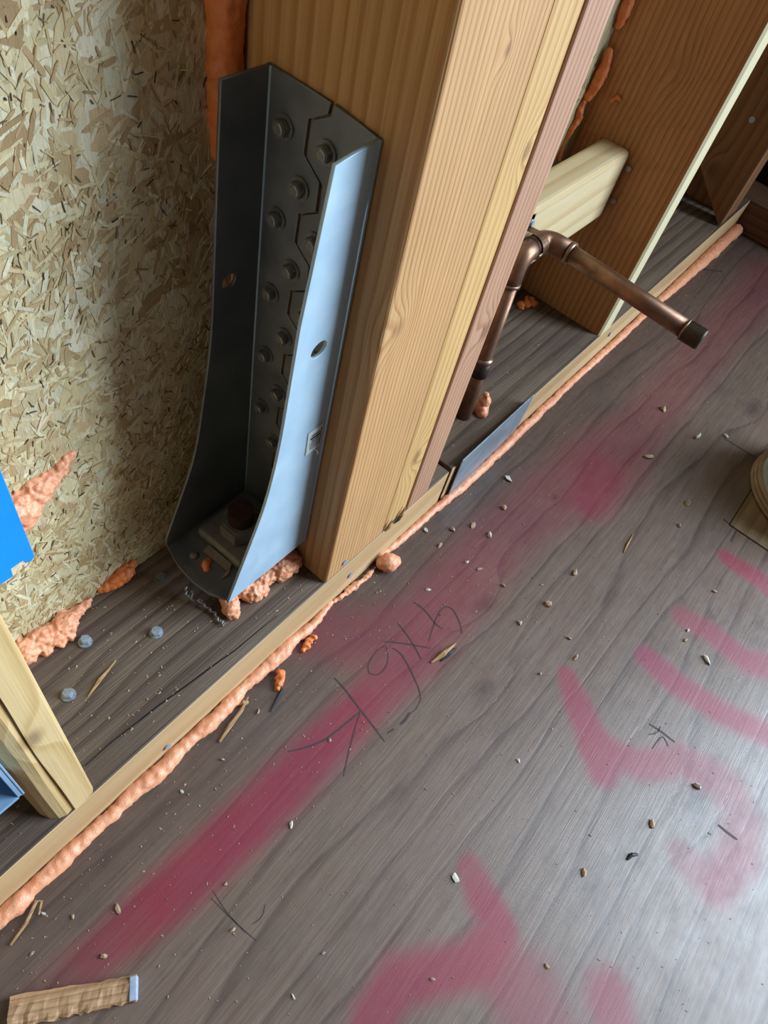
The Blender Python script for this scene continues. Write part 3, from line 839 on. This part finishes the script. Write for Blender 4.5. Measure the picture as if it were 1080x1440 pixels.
# ------------------------------------------------------------------ bolts and nails
def bolt_head(name, x, y, label, cat='bolt', tilt=(0, 0), mat='bolt', group=None):
    b = cyl((0, 0, -0.01), (0, 0, 0.0014), 0.0058, seg=24)
    b = cyl((0, 0, 0.0012), (0, 0, 0.0060), 0.0047, seg=6, bm=b, bev=0.0007)
    e = thing(name, label, cat, (x, y, PT), group)
    e.rotation_euler = (tilt[0], tilt[1], random.uniform(0, 1))
    o = obj('hex_head', b, M[mat], None); o.parent = e
    w = obj('washer', cyl((0, 0, -0.001), (0, 0, 0.0007), 0.0064, seg=24), M['screw'], None); w.parent = e
    return e
G = 'hex bolt heads in the sole plate'
bolt_head('hex_bolt', -0.1948, 0.1084, 'hex bolt head on dark plate nearest the foam along the strand board', group=G, tilt=(0.1, 0.1))
bolt_head('hex_bolt', -0.1469, 0.0729, 'hex bolt head on dark plate between stud and steel bracket', group=G, tilt=(0.05, -0.1))
bolt_head('hex_bolt', -0.2333, 0.0782, 'hex bolt head on dark plate beside the waney stud', group=G, tilt=(-0.1, 0.1))
bolt_head('hex_bolt', -0.1075, 0.1140, 'shaded dark hex bolt head against the rear corner of the bracket', group=G, mat='nut')
def nail(p, n, label, group='nail heads in the framing', r=0.0034):
    p, n = Vector(p), Vector(n)
    b = cyl(p - n * 0.008, p + n * 0.0004, r * 0.45, seg=10)
    b = cyl(p + n * 0.0004, p + n * 0.0016, r, seg=16, bm=b)
    return tag(obj('nail', b, M['bolt'], origin=tuple(p)), label, 'nail', group)
nail((0.0268, 0.0, 0.0765), (-0.1, -1, 0.15), 'nail head low on the front of the thick post')
nail((0.0, 0.0364, 0.078), (-1, -0.1, 0.2), 'nail head low on the shaded side of the thick post', r=0.0042)
nail((0.0453, 0.0, 0.030), (0, -1, 0.1), 'bent nail in the pale plate edge below the thick post')
nail((-0.1998, 0.0, 0.022), (0, -1, 0.1), 'nail head in the pale plate edge near the waney stud')
nail((0.5872, 0.0655, 0.2894), (-1, 0, 0), 'upper screw head toed through the pale block into the brown stud')
nail((0.5900, 0.0660, 0.246), (-1, 0, 0), 'lower screw head toed through the pale block into the brown stud')
nail((1.09, 0.0496, 0.2384), (-1, 0, 0), 'screw head in the dark corner board', r=0.005)
nail((0.655, 0.0, 0.040), (0.1, -1, 0.1), 'nail head in the plate edge under the brown stud', r=0.004)

# nail guard plate standing on the plate's front edge
b = bmesh.new()
b = plate(arc_smooth([(0.2317, 0.005), (0.3860, 0.0200), (0.3913, 0.0815), (0.2310, 0.0760)], {0: 0.002, 1: 0.004, 2: 0.002, 3: 0.002}), [], ((0, -0.0014, 0), (1, 0, 0), (0, 0, 1), (0, -1, 0)), 0.0014, 0.0002)
for v in b.verts:
    v.co.y -= 0.0025
tag(obj('guard_plate', b, M['guard'], origin=(0.2375, -0.001, 0.004)), 'thin grey steel guard plate on the front of the sole plate below the pipe', 'metal plate')

# ------------------------------------------------------------------ copper stub-out
ZS = 0.280
pipe = thing('copper_pipe', 'brown copper water pipe with elbows and a capped stub pointing into the room', 'pipe', (0.310, 0.048, PT))
RP = 0.0095; RF = 0.0112
vx0, vx, vy0, vy1 = 0.304, 0.318, 0.043, 0.0550
sx = 0.371
def rp(z): return (vx0 + (vx - vx0) * (z - PT) / (ZS - PT), vy0 + (vy1 - vy0) * (z - PT) / (ZS - PT), z)
obj('riser', sweep([rp(PT - 0.005), rp(0.12), rp(0.18), rp(ZS - 0.025)], RP, 20), M['copper'], pipe, smooth=True)
obj('coupling', sweep([rp(0.128), rp(0.1285), rp(0.150), rp(0.1505)], [RP, RF, RF, RP], 20), M['copper_dark'], pipe, smooth=True)
obj('solder_ring', sweep([rp(0.1485), rp(0.154)], RF * 1.02, 20), M['solder'], pipe, smooth=True)
def bend(p0, d0, d1, R, n=9):
    """quarter bend from p0 (start of the bend) turning from d0 to d1"""
    p0, d0, d1 = Vector(p0), Vector(d0).normalized(), Vector(d1).normalized()
    c = p0 + d1 * R
    return [c - d1 * R * math.cos(a) + d0 * R * math.sin(a) for a in (math.pi / 2 * k / n for k in range(n + 1))]
B1 = 0.016
e1 = [Vector(rp(ZS - B1 - 0.014))] + bend(rp(ZS - B1), (0, 0, 1), (1, 0, 0), B1)
e1 = e1 + [Vector((vx + B1 + 0.006, vy1, ZS))]
obj('elbow', sweep(e1, RF, 20), M['copper'], pipe, smooth=True)
obj('solder_ring', sweep([rp(ZS - B1 - 0.017), rp(ZS - B1 - 0.0135)], RF * 1.05, 20), M['solder'], pipe, smooth=True)
obj('solder_ring', sweep([(vx + B1 + 0.004, vy1, ZS), (vx + B1 + 0.0075, vy1, ZS)], RF * 1.06, 20), M['copper_dark'], pipe, smooth=True)
obj('cross_pipe', sweep([(vx + B1, vy1, ZS), (sx - B1, vy1, ZS)], RP, 20), M['copper'], pipe, smooth=True)
e2 = [Vector((sx - 0.014 - 0.006, vy1, ZS))] + bend((sx - 0.014, vy1, ZS), (1, 0, 0), (0, -1, 0), 0.014) + [Vector((sx, vy1 - 0.014 - 0.014, ZS))]
obj('elbow', sweep(e2, RF, 20), M['copper'], pipe, smooth=True)
obj('solder_ring', sweep([(sx, vy1 - 0.030, ZS), (sx, vy1 - 0.0335, ZS)], RF * 1.05, 20), M['solder'], pipe, smooth=True)
obj('stub', sweep([(sx, vy1 - 0.02, ZS), (sx - 0.006, -0.05, ZS), (sx - 0.0115, -0.126, ZS)], RP, 24), M['copper'], pipe, smooth=True)
b = sweep([(sx - 0.012, -0.120, ZS), (sx - 0.012, -0.1385, ZS), (sx - 0.012, -0.1400, ZS)], [RF * 0.98, RF * 0.98, RF * 0.86], 24)
obj('end_cap', b, M['copper_dark'], pipe, smooth=False)
obj('solder_ring', sweep([(sx - 0.012, -0.1190, ZS), (sx - 0.012, -0.1208, ZS)], RF * 1.0, 20), M['solder'], pipe, smooth=True)
# strap holding the pipe to the block
cxs = (vx + B1 + sx - 0.014) / 2 + 0.003
b = bmesh.new()
for x0, x1 in ((cxs - 0.0060, cxs + 0.0060),):
    prof = []
    for k in range(15):
        a_ = -math.pi * 0.55 + math.pi * 1.1 * k / 14
        prof.append((vy1 - (RF + 0.0022) * math.cos(a_), ZS + (RF + 0.0022) * math.sin(a_)))
    prof = [(0.069, ZS - 0.012)] + prof + [(0.0685, ZS + 0.0125), (0.0685, ZS + 0.0275)]
    L0 = [b.verts.new((x0, y, z)) for y, z in prof]; L1 = [b.verts.new((x1, y, z)) for y, z in prof]
    for k in range(len(prof) - 1): b.faces.new((L0[k], L1[k], L1[k + 1], L0[k + 1]))
bmesh.ops.solidify(b, geom=b.faces[:], thickness=0.001)
strap = obj('pipe_strap', b, M['strap'], pipe)
obj('strap_screw', cyl((cxs, 0.068, ZS + 0.019), (cxs, 0.0655, ZS + 0.019), 0.0042, 0.003, 16), M['bolt'], strap)

# ------------------------------------------------------------------ plastic boxes on the waney stud
def plastic_box(name, x0, x1, y0, y1, z0, z1, mat, label, closed, wall_t=0.0022):
    e = thing(name, label, 'box', (x0, y0, z0))
    b = box((x0, y1 - wall_t, z0), (x1, y1, z1), 0.0004, 1)
    box((x0, y0, z0), (x0 + wall_t, y1, z1), 0.0004, 1, bm=b); box((x1 - wall_t, y0, z0), (x1, y1, z1), 0.0004, 1, bm=b)
    box((x0, y0, z0), (x1, y1, z0 + wall_t), 0.0004, 1, bm=b); box((x0, y0, z1 - wall_t), (x1, y1, z1), 0.0004, 1, bm=b)
    obj('shell', b, mat, e)
    return e
e = plastic_box('outlet_box', -0.2655, -0.2355, 0.033, 0.085, 0.3395, 0.45, M['blue'], 'bright blue plastic box on the waney stud at the left edge', True)
fo = [(-0.2655, 0.333), (-0.2475, 0.333), (-0.2470, 0.3395), (-0.2395, 0.3400), (-0.2385, 0.3365), (-0.2365, 0.3355), (-0.2345, 0.3375), (-0.2345, 0.452), (-0.2655, 0.452)]
obj('face_plate', plate(fo, [], ((0, 0.032, 0), (1, 0, 0), (0, 0, 1), (0, -1, 0)), 0.0026, 0.0006), M['blue'], e)
e = plastic_box('junction_box', -0.3600, -0.3042, -0.008, 0.06, 0.1850, 0.285, M['pale_blue'], 'pale blue-grey open plastic box at the lower left edge', False, 0.0028)
b = box((-0.3042, -0.0085, 0.187), (-0.3028, -0.0055, 0.285), 0.0004, 1)
obj('rim', b, M['pale_blue'], e)

# ------------------------------------------------------------------ spray foam
def foam_obj(balls, label, mat='foam', cat='foam', vox=0.0016, amp=0.0011, name='spray_foam', fr=210.0):
    b = foam(balls, vox, amp, fr)
    c = [sum(q[i] for q in balls) / len(balls) for i in range(2)] + [min(q[2] - q[3] for q in balls)]
    return tag(obj(name, b, M[mat], origin=c, smooth=True), label, cat)
path, rad = [], []
for (x, y, r) in ((-0.62, -0.006, .0065), (-0.42, -0.006, .0072), (-0.30, -0.0055, .0066), (-0.2, -0.006, .0075), (-0.12, -0.006, .0070), (-0.06, -0.005, .0078), (-0.02, -0.004, .0055), (0.018, -0.002, .0040)):
    path.append((x, y, r * 0.75)); rad.append(r)
foam_obj(bead(path, rad, 0.28, 0.5, 0.003), 'lumpy orange foam bead along the plate left of the foam ball', vox=0.0018)
path, rad = [], []
for (x, y, r) in ((0.098, -0.001, .0048), (0.15, -0.003, .0050), (0.2, -0.004, .0052), (0.26, -0.007, .0068), (0.34, -0.007, .0068), (0.45, -0.006, .0062), (0.6, -0.005, .0058), (0.75, -0.006, .0066), (0.9, -0.007, .0078), (1.02, -0.009, .0105), (1.15, -0.010, .0125), (1.245, -0.010, .0120)):
    path.append((x, y, r * 0.75)); rad.append(r)
foam_obj(bead(path, rad, 0.14, 0.5, 0.0015), 'smoother orange foam bead along the plate right of the foam ball', vox=0.0022)
balls = [(0.100, -0.0145, 0.0105, 0.0115), (0.105, -0.018, 0.011, 0.0085), (0.095, -0.010, 0.009, 0.008), (0.1125, -0.0215, 0.006, 0.003)]
foam_obj(balls, 'round ball of orange foam at the plate foot below the post')
# crumbly bits of the bead between the two runs
foam_obj(bead([(0.018, -0.002, 0.002), (0.045, -0.004, 0.002), (0.072, -0.006, 0.0025), (0.088, -0.006, 0.003)], [.0028, .0034, .0036, .004], 0.6, 0.7, 0.002), 'crumbly pale foam smear beside the orange foam ball', amp=0.0016, vox=0.0012)
# under the bracket
balls = [(-0.0848, 0.0430, 0.072, 0.009), (-0.0870, 0.0380, 0.069, 0.0065), (-0.0815, 0.049, 0.074, 0.009)]
foam_obj(balls, 'small orange foam lump at the tip of the steel bracket', amp=0.0022, fr=270.0, vox=0.0013)
balls = [(-0.0588, 0.0415, 0.072, 0.0115), (-0.0530, 0.0385, 0.071, 0.0095), (-0.0640, 0.050, 0.075, 0.012), (-0.0440, 0.0440, 0.076, 0.0105), (-0.036, 0.043, 0.076, 0.0105), (-0.024, 0.0395, 0.077, 0.014), (-0.013, 0.0385, 0.076, 0.013), (-0.014, 0.046, 0.080, 0.013), (-0.03, 0.050, 0.08, 0.014), (-0.045, 0.055, 0.08, 0.013)]
foam_obj(balls, 'large orange foam mass under the steel bracket against the post', amp=0.0022, fr=270.0, vox=0.0013)
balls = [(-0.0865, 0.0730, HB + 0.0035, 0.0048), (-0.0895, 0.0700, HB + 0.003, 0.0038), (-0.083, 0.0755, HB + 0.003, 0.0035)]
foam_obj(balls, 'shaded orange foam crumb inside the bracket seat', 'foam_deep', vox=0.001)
# on the strand board
balls = bead([(-0.150, 0.139, 0.2555), (-0.1607, 0.138, 0.2490), (-0.1708, 0.138, 0.2440), (-0.1817, 0.138, 0.2420), (-0.1909, 0.138, 0.2395), (-0.2050, 0.138, 0.2300), (-0.225, 0.138, 0.220)], [.004, .007, .009, .0105, .012, .014, .014], 0.35, 0.55)
balls += [(-0.1946, 0.138, 0.2150, 0.006), (-0.1850, 0.138, 0.232, 0.008), (-0.198, 0.137, 0.226, 0.010)]
balls = [(x, 0.1395, z, r) for (x, y, z, r) in balls]
foam_obj(balls, 'pink orange foam oozing from a seam in the strand board beside the blue box', amp=0.0022, fr=270.0, vox=0.0013)
balls = bead([(-0.235, 0.134, 0.070), (-0.2191, 0.134, 0.072), (-0.209, 0.129, 0.070), (-0.1968, 0.1315, 0.072), (-0.1822, 0.1345, 0.070), (-0.1684, 0.1365, 0.069)], [.012, .0105, .010, .0105, .0065, .0025], 0.35, 0.5)
balls += [(-0.207, 0.122, 0.067, 0.005), (-0.200, 0.1205, 0.067, 0.0045), (-0.2105, 0.1190, 0.066, 0.0035), (-0.222, 0.123, 0.067, 0.005)]
foam_obj(balls, 'orange foam along the foot of the strand board beside the waney stud', amp=0.0022, fr=270.0, vox=0.0013)
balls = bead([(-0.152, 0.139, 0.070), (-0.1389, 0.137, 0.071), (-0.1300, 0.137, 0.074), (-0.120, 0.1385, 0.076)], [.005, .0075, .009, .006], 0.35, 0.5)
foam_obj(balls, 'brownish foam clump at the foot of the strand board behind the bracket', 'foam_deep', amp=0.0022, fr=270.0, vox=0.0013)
# vertical bead between board and post
balls = bead([(-0.0105, 0.137, 0.436), (-0.0095, 0.136, 0.46), (-0.0095, 0.135, 0.52), (-0.010, 0.135, 0.60), (-0.010, 0.135, 0.72)], [.007, .0105, .0115, .012, .012], 0.12, 0.5)
foam_obj(balls, 'upright orange foam bead between strand board and thick post', 'foam_deep', vox=0.002)
# squiggles on the wide stud
foam_obj(bead([(0.5520, 0.1335, 0.52), (0.5535, 0.134, 0.46), (0.5520, 0.134, 0.435), (0.5530, 0.134, 0.425)], [.0075, .0072, .0065, .005], 0.15, 0.5), 'upper run of orange foam at the back of the brown stud', 'foam_deep')
foam_obj(bead([(0.5510, 0.133, 0.400), (0.5540, 0.132, 0.385), (0.5520, 0.133, 0.365), (0.5500, 0.136, 0.352)], [.005, .0065, .0068, .006], 0.2, 0.5), 'middle run of orange foam at the back of the brown stud', 'foam_deep')
foam_obj(bead([(0.5490, 0.137, 0.347), (0.5450, 0.137, 0.338), (0.5480, 0.137, 0.328), (0.5430, 0.137, 0.316), (0.5410, 0.137, 0.30), (0.5390, 0.137, 0.28)], [.0035, .004, .0045, .004, .003, .003], 0.4, 0.6, 0.004), 'beady trail of orange foam going down behind the pale block', 'foam_deep', vox=0.0012)
foam_obj(bead([(0.5680, 0.114, 0.352), (0.5690, 0.110, 0.358), (0.5700, 0.106, 0.357)], [.0025, .003, .0022], 0.4, 0.6), 'tiny stray foam curl stuck on the brown stud', 'foam_deep', vox=0.001)
balls = [(0.327, 0.034, 0.071, 0.0105), (0.3285, 0.0325, 0.082, 0.008), (0.327, 0.034, 0.093, 0.004), (0.3235, 0.028, 0.068, 0.008), (0.333, 0.030, 0.078, 0.005)]
foam_obj(balls, 'orange foam lump at the foot of the copper pipe')
balls = [(0.566, 0.112, 0.067, 0.007), (0.575, 0.105, 0.067, 0.006), (0.558, 0.118, 0.066, 0.006), (0.579, 0.112, 0.068, 0.006), (0.572, 0.118, 0.072, 0.004), (0.552, 0.112, 0.066, 0.004)]
foam_obj(balls, 'orange foam crumbs on the plate at the foot of the brown stud', 'foam_deep', amp=0.002)
# loose chunks on the floor
balls = [(-0.0760, -0.0190, 0.004, 0.0048), (-0.0800, -0.0225, 0.005, 0.0052), (-0.0845, -0.0250, 0.0045, 0.0045), (-0.0890, -0.028, 0.003, 0.0028)]
foam_obj(balls, 'brown elongated foam chunk lying on the floor below the bracket', 'foam_deep', vox=0.001, amp=0.0015)
balls = [(-0.036, -0.0165, 0.003, 0.0042), (-0.030, -0.0155, 0.003, 0.004), (-0.041, -0.018, 0.0025, 0.003), (-0.024, -0.016, 0.004, 0.0035)]
foam_obj(balls, 'dark broken foam bits beside the lumpy foam bead', 'foam_deep', vox=0.001, amp=0.002)

# ------------------------------------------------------------------ floor litter
def splinter(pts, r, label, mat='splinter', name='wood_splinter', flat=0.5):
    b = sweep(pts, r, 6)
    z0 = min(v.co.z for v in b.verts)
    return tag(obj(name, b, M[mat], origin=tuple(pts[0])), label, 'splinter')
splinter([(-0.162, -0.0255, 0.002), (-0.145, -0.0215, 0.003), (-0.128, -0.0185, 0.0035), (-0.1150, -0.0140, 0.005)], [.0012, .0022, .0019, .0008], 'long pale splinter beside the foam bead')
splinter([(-0.1275, -0.0110, 0.002), (-0.122, -0.0150, 0.004), (-0.118, -0.0175, 0.003)], [.001, .003, .0016], 'stubby splinter leaning on the foam bead')
splinter([(-0.1095, -0.0390, 0.0012), (-0.095, -0.0345, 0.0016), (-0.0850, -0.0310, 0.0012)], [.0007, .0016, .0010], 'thin dark splinter lying on the red floor', 'chip_dark')
splinter([(0.0430, -0.1225, 0.001), (0.060, -0.1265, 0.0022), (0.0800, -0.1290, 0.001)], [.0010, .0036, .0008], 'torn splinter of plywood beside the pencil figures')
splinter([(0.052, -0.1295, 0.001), (0.064, -0.1305, 0.002), (0.076, -0.1325, 0.001)], [.0008, .0026, .0008], 'dark torn groove splinter beside the pencil figures', 'chip_dark')
splinter([(-0.224, 0.066, PT + 0.001), (-0.208, 0.071, PT + 0.002), (-0.188, 0.076, PT + 0.001)], [.0006, .0018, .0006], 'curled splinter on the dark plate by the hex bolts')
splinter([(-0.372, -0.026, 0.002), (-0.356, -0.0225, 0.004), (-0.3425, -0.016, 0.006), (-0.340, -0.0185, 0.005), (-0.347, -0.0245, 0.003)], [.0010, .0014, .0014, .0012, .0008], 'pale curled shaving at the plate foot, lower left')
splinter([(0.335, -0.2115, 0.0008), (0.350, -0.209, 0.0013), (0.372, -0.207, 0.0008)], [.0005, .0016, .0006], 'pale lifted sliver along the floor grain')
splinter([(0.018, -0.3785, 0.001), (0.024, -0.3795, 0.002), (0.0285, -0.3840, 0.001)], [.0012, .0020, .0012], 'short black scrap near the lower paint patch', 'chip_dark')

splinter([(0.0925, -0.0012, 0.0665), (0.097, -0.0022, 0.071), (0.1005, -0.0016, 0.079)], [.0012, .0022, .0006], 'pale splinter at the foot of the yellow stud, left side')
splinter([(0.116, -0.0010, 0.0660), (0.1185, -0.0022, 0.072), (0.1235, -0.0014, 0.083)], [.0010, .0024, .0005], 'pale splinter at the foot of the yellow stud, right side')
splinter([(0.108, -0.0015, 0.0660), (0.115, -0.0022, 0.0675), (0.124, -0.0012, 0.0665)], [.0008, .0018, .0006], 'dark sliver lying at the foot of the yellow stud', 'chip_dark')

rnd = random.Random(21)
def chip(x, y, s, mat, label, z=0.0):
    b = bmesh.new()
    bmesh.ops.create_icosphere(b, subdivisions=1, radius=1)
    sx, sy, sz = s * rnd.uniform(.42, .65), s * rnd.uniform(.22, .4), s * rnd.uniform(.18, .36)
    for v in b.verts:
        v.co *= 1 + rnd.uniform(-.45, .45)
        v.co = Vector((v.co.x * sx, v.co.y * sy, max(v.co.z, -.7) * sz))
    bmesh.ops.rotate(b, verts=b.verts, matrix=Matrix.Rotation(rnd.uniform(0, 3.14), 3, 'Z'))
    z0 = min(v.co.z for v in b.verts)
    bmesh.ops.translate(b, verts=b.verts, vec=(0, 0, -z0))
    me = bpy.data.meshes.new('crumb'); b.to_mesh(me); b.free()
    o = link('crumb', me, M[mat]); o.location = (x, y, z)
    return tag(o, label, 'crumb', 'crumbs lying on the floor')
named = {0: ('yellowish crumb lying on the floor in line with the copper stub', 'chip'), 1: ('paired pale crumbs on the floor left of the round container', 'chip_pale'),
         2: ('small crumb at the edge of the wide pink stain', 'chip'), 3: ('reddish flake left of the patch panel corner', 'chip'),
         5: ('wood crumb with a long shadow in the middle of the floor', 'chip'), 16: ('white chalky crumb between the right paint strokes', 'chip_pale'),
         4: ('lone crumb on bare floor just below the wide pink stain', 'chip'), 17: ('pale crumb on the floor nearest the steel guard plate', 'chip_pale'),
         18: ('tan crumb on the floor, next one below the crumb by the guard plate', 'chip'), 19: ('tan crumb on the pinkish floor below the left end of the guard plate', 'chip'),
         20: ('pale curled crumb on the pinkish floor in line with the saw cut', 'chip_pale'), 36: ('pair of tan crumbs on bare floor inside the hook of paint', 'chip'),
         37: ('crumb at the outer bend of the hooked paint stroke', 'chip_pale')}
for i, (x, y, s) in enumerate(CHIPS):
    if i in named: lb, mt = named[i]
    else: lb, mt = 'small wood crumb among the litter on the floor', ('chip', 'chip_pale', 'chip')[i % 3]
    chip(x, y, s, mt, lb)
# fine sawdust nobody could count
vs, fs = [], []
tetra = [(1, 1, 1), (-1, -1, 1), (-1, 1, -1), (1, -1, -1)]
def grain(x, y, z, s):
    b0 = len(vs)
    a_ = rnd.uniform(0, 6.28); c, s_ = math.cos(a_), math.sin(a_)
    kx, ky, kz = rnd.uniform(.5, 1.6), rnd.uniform(.3, .7), rnd.uniform(.25, .5)
    for (u, v, w) in tetra:
        u, v, w = u * s * kx, v * s * ky, w * s * kz
        vs.append((x + u * c - v * s_, y + u * s_ + v * c, z + w + s * kz))
    fs.extend([(b0, b0 + 1, b0 + 2), (b0, b0 + 3, b0 + 1), (b0, b0 + 2, b0 + 3), (b0 + 1, b0 + 3, b0 + 2)])
for i in range(2600):
    x = rnd.uniform(-0.5, 1.1)
    y = -rnd.expovariate(1 / 0.09) - 0.012 if i < 1500 else rnd.uniform(-0.6, -0.012)
    if y < -0.62 or x > 0.48 and y < -0.29: continue
    grain(x, y, 0.0001, rnd.choice((.0003, .0004, .0005, .0006, .0006, .0009)))
def dust(label):
    me = bpy.data.meshes.new('sawdust'); me.from_pydata(list(vs), [], list(fs))
    vs.clear(); fs.clear()
    return tag(link('sawdust', me, M['chip']), label, 'sawdust', None, 'stuff')
dust('fine pale sawdust scattered over the plywood floor')
for i in range(420):
    x, y = rnd.uniform(-0.4, -0.002), rnd.uniform(0.006, 0.132)
    if x < -0.262 and x > -0.306: continue
    grain(x, y, PT, rnd.choice((.0003, .0005, .0007, .0010)))
for i in range(160):
    grain(rnd.uniform(0.18, 0.59), rnd.uniform(0.006, 0.13), PT, rnd.choice((.0004, .0006, .0009)))
dust('fine pale sawdust scattered on top of the sole plates')

# scrap stick lying in the lower left corner
ang = math.atan2(0.059 - 0.112, -(0.3886 - 0.3255) * -1)
e = thing('scrap_stick', 'rough wooden offcut with a pale painted end lying at the lower left', 'offcut', (-0.3300, -0.1185, 0))
d = Vector((-0.3886 + 0.3255, -0.059 + 0.1121, 0)).normalized()
e.rotation_euler.z = math.atan2(d.y, d.x)
b = bmesh.new()
N, mm = 26, 8
rings = []
for i in range(N + 1):
    u = i / N * 0.086
    w = 0.0082 + 0.0018 * i / N
    ring = []
    for (yy, zz) in ((-1, 0), (-1, .8), (-.5, 1), (.4, 1), (1, .9), (1, 0)):
        j = 0.0014 * mnoise.noise(Vector((u * 160, yy * 3, zz * 3)))
        rag = 0.0022 * mnoise.noise(Vector((u * 260, 3, 1))) if yy > .9 else 0
        end = 0.004 * mnoise.noise(Vector((yy * 4, zz * 4, 7))) if i >= N - 1 else 0
        ring.append(b.verts.new((u + end, yy * w + j + rag, zz * 0.012 + (j if zz > 0 else 0))))
    rings.append(ring)
for p, q in zip(rings, rings[1:]):
    for k in range(6): b.faces.new((p[k], p[(k + 1) % 6], q[(k + 1) % 6], q[k]))
b.faces.new(rings[0][::-1]); b.faces.new(rings[-1])
o = obj('stick', b, M['scrap']); o.parent = e
b = box((-0.0008, -0.0078, 0.0006), (0.0045, 0.0078, 0.0133), 0.0006, 2)
o = obj('painted_end', b, M['painted_end']); o.parent = e; o['label'] = 'pale blue-white painted end'

# round ribbed container at the right edge
cx, cy, RR = 0.632, -0.385, 0.104
can = thing('round_container', 'round pale grey container with tan ribbed sides at the right edge', 'container', (cx, cy, 0.0012))
prof = [(0.0, 0.0), (RR - 0.006, 0.0), (RR - 0.002, 0.002), (RR, 0.004), (RR, 0.008), (RR - 0.004, 0.0095), (RR - 0.004, 0.011), (RR - 0.0005, 0.0125), (RR - 0.0005, 0.0155), (RR - 0.005, 0.0170), (RR - 0.005, 0.0185), (RR - 0.0025, 0.0195), (RR - 0.0035, 0.023), (RR - 0.009, 0.025)]
prof2 = [(RR - 0.009, 0.025), (RR - 0.0105, 0.04), (RR - 0.012, 0.062), (RR - 0.02, 0.070), (RR - 0.035, 0.074), (0.0, 0.076)]
def lathe(prof, seg=64):
    b = bmesh.new()
    R_ = []
    for (r, z) in prof:
        if r == 0: R_.append([b.verts.new((0, 0, z))])
        else: R_.append([b.verts.new((r * math.cos(2 * math.pi * k / seg), r * math.sin(2 * math.pi * k / seg), z)) for k in range(seg)])
    for p, q in zip(R_, R_[1:]):
        for k in range(seg):
            f = [p[k % len(p)], p[(k + 1) % len(p)], q[(k + 1) % len(q)], q[k % len(q)]]
            f = list(dict.fromkeys(f))
            if len(f) > 2: b.faces.new(f)
    return b
prof = [(r, z * 0.75) for r, z in prof]
prof2 = [(RR - 0.009, 0.01875), (RR - 0.010, 0.03), (RR - 0.008, 0.09), (RR - 0.012, 0.118), (RR - 0.02, 0.124), (RR - 0.035, 0.125), (0.0, 0.125)]
o = obj('ribbed_side', lathe(prof), M['tan_rubber'], smooth=True); o.parent = can
o = obj('body', lathe(prof2), M['pale_grey'], smooth=True); o.parent = can
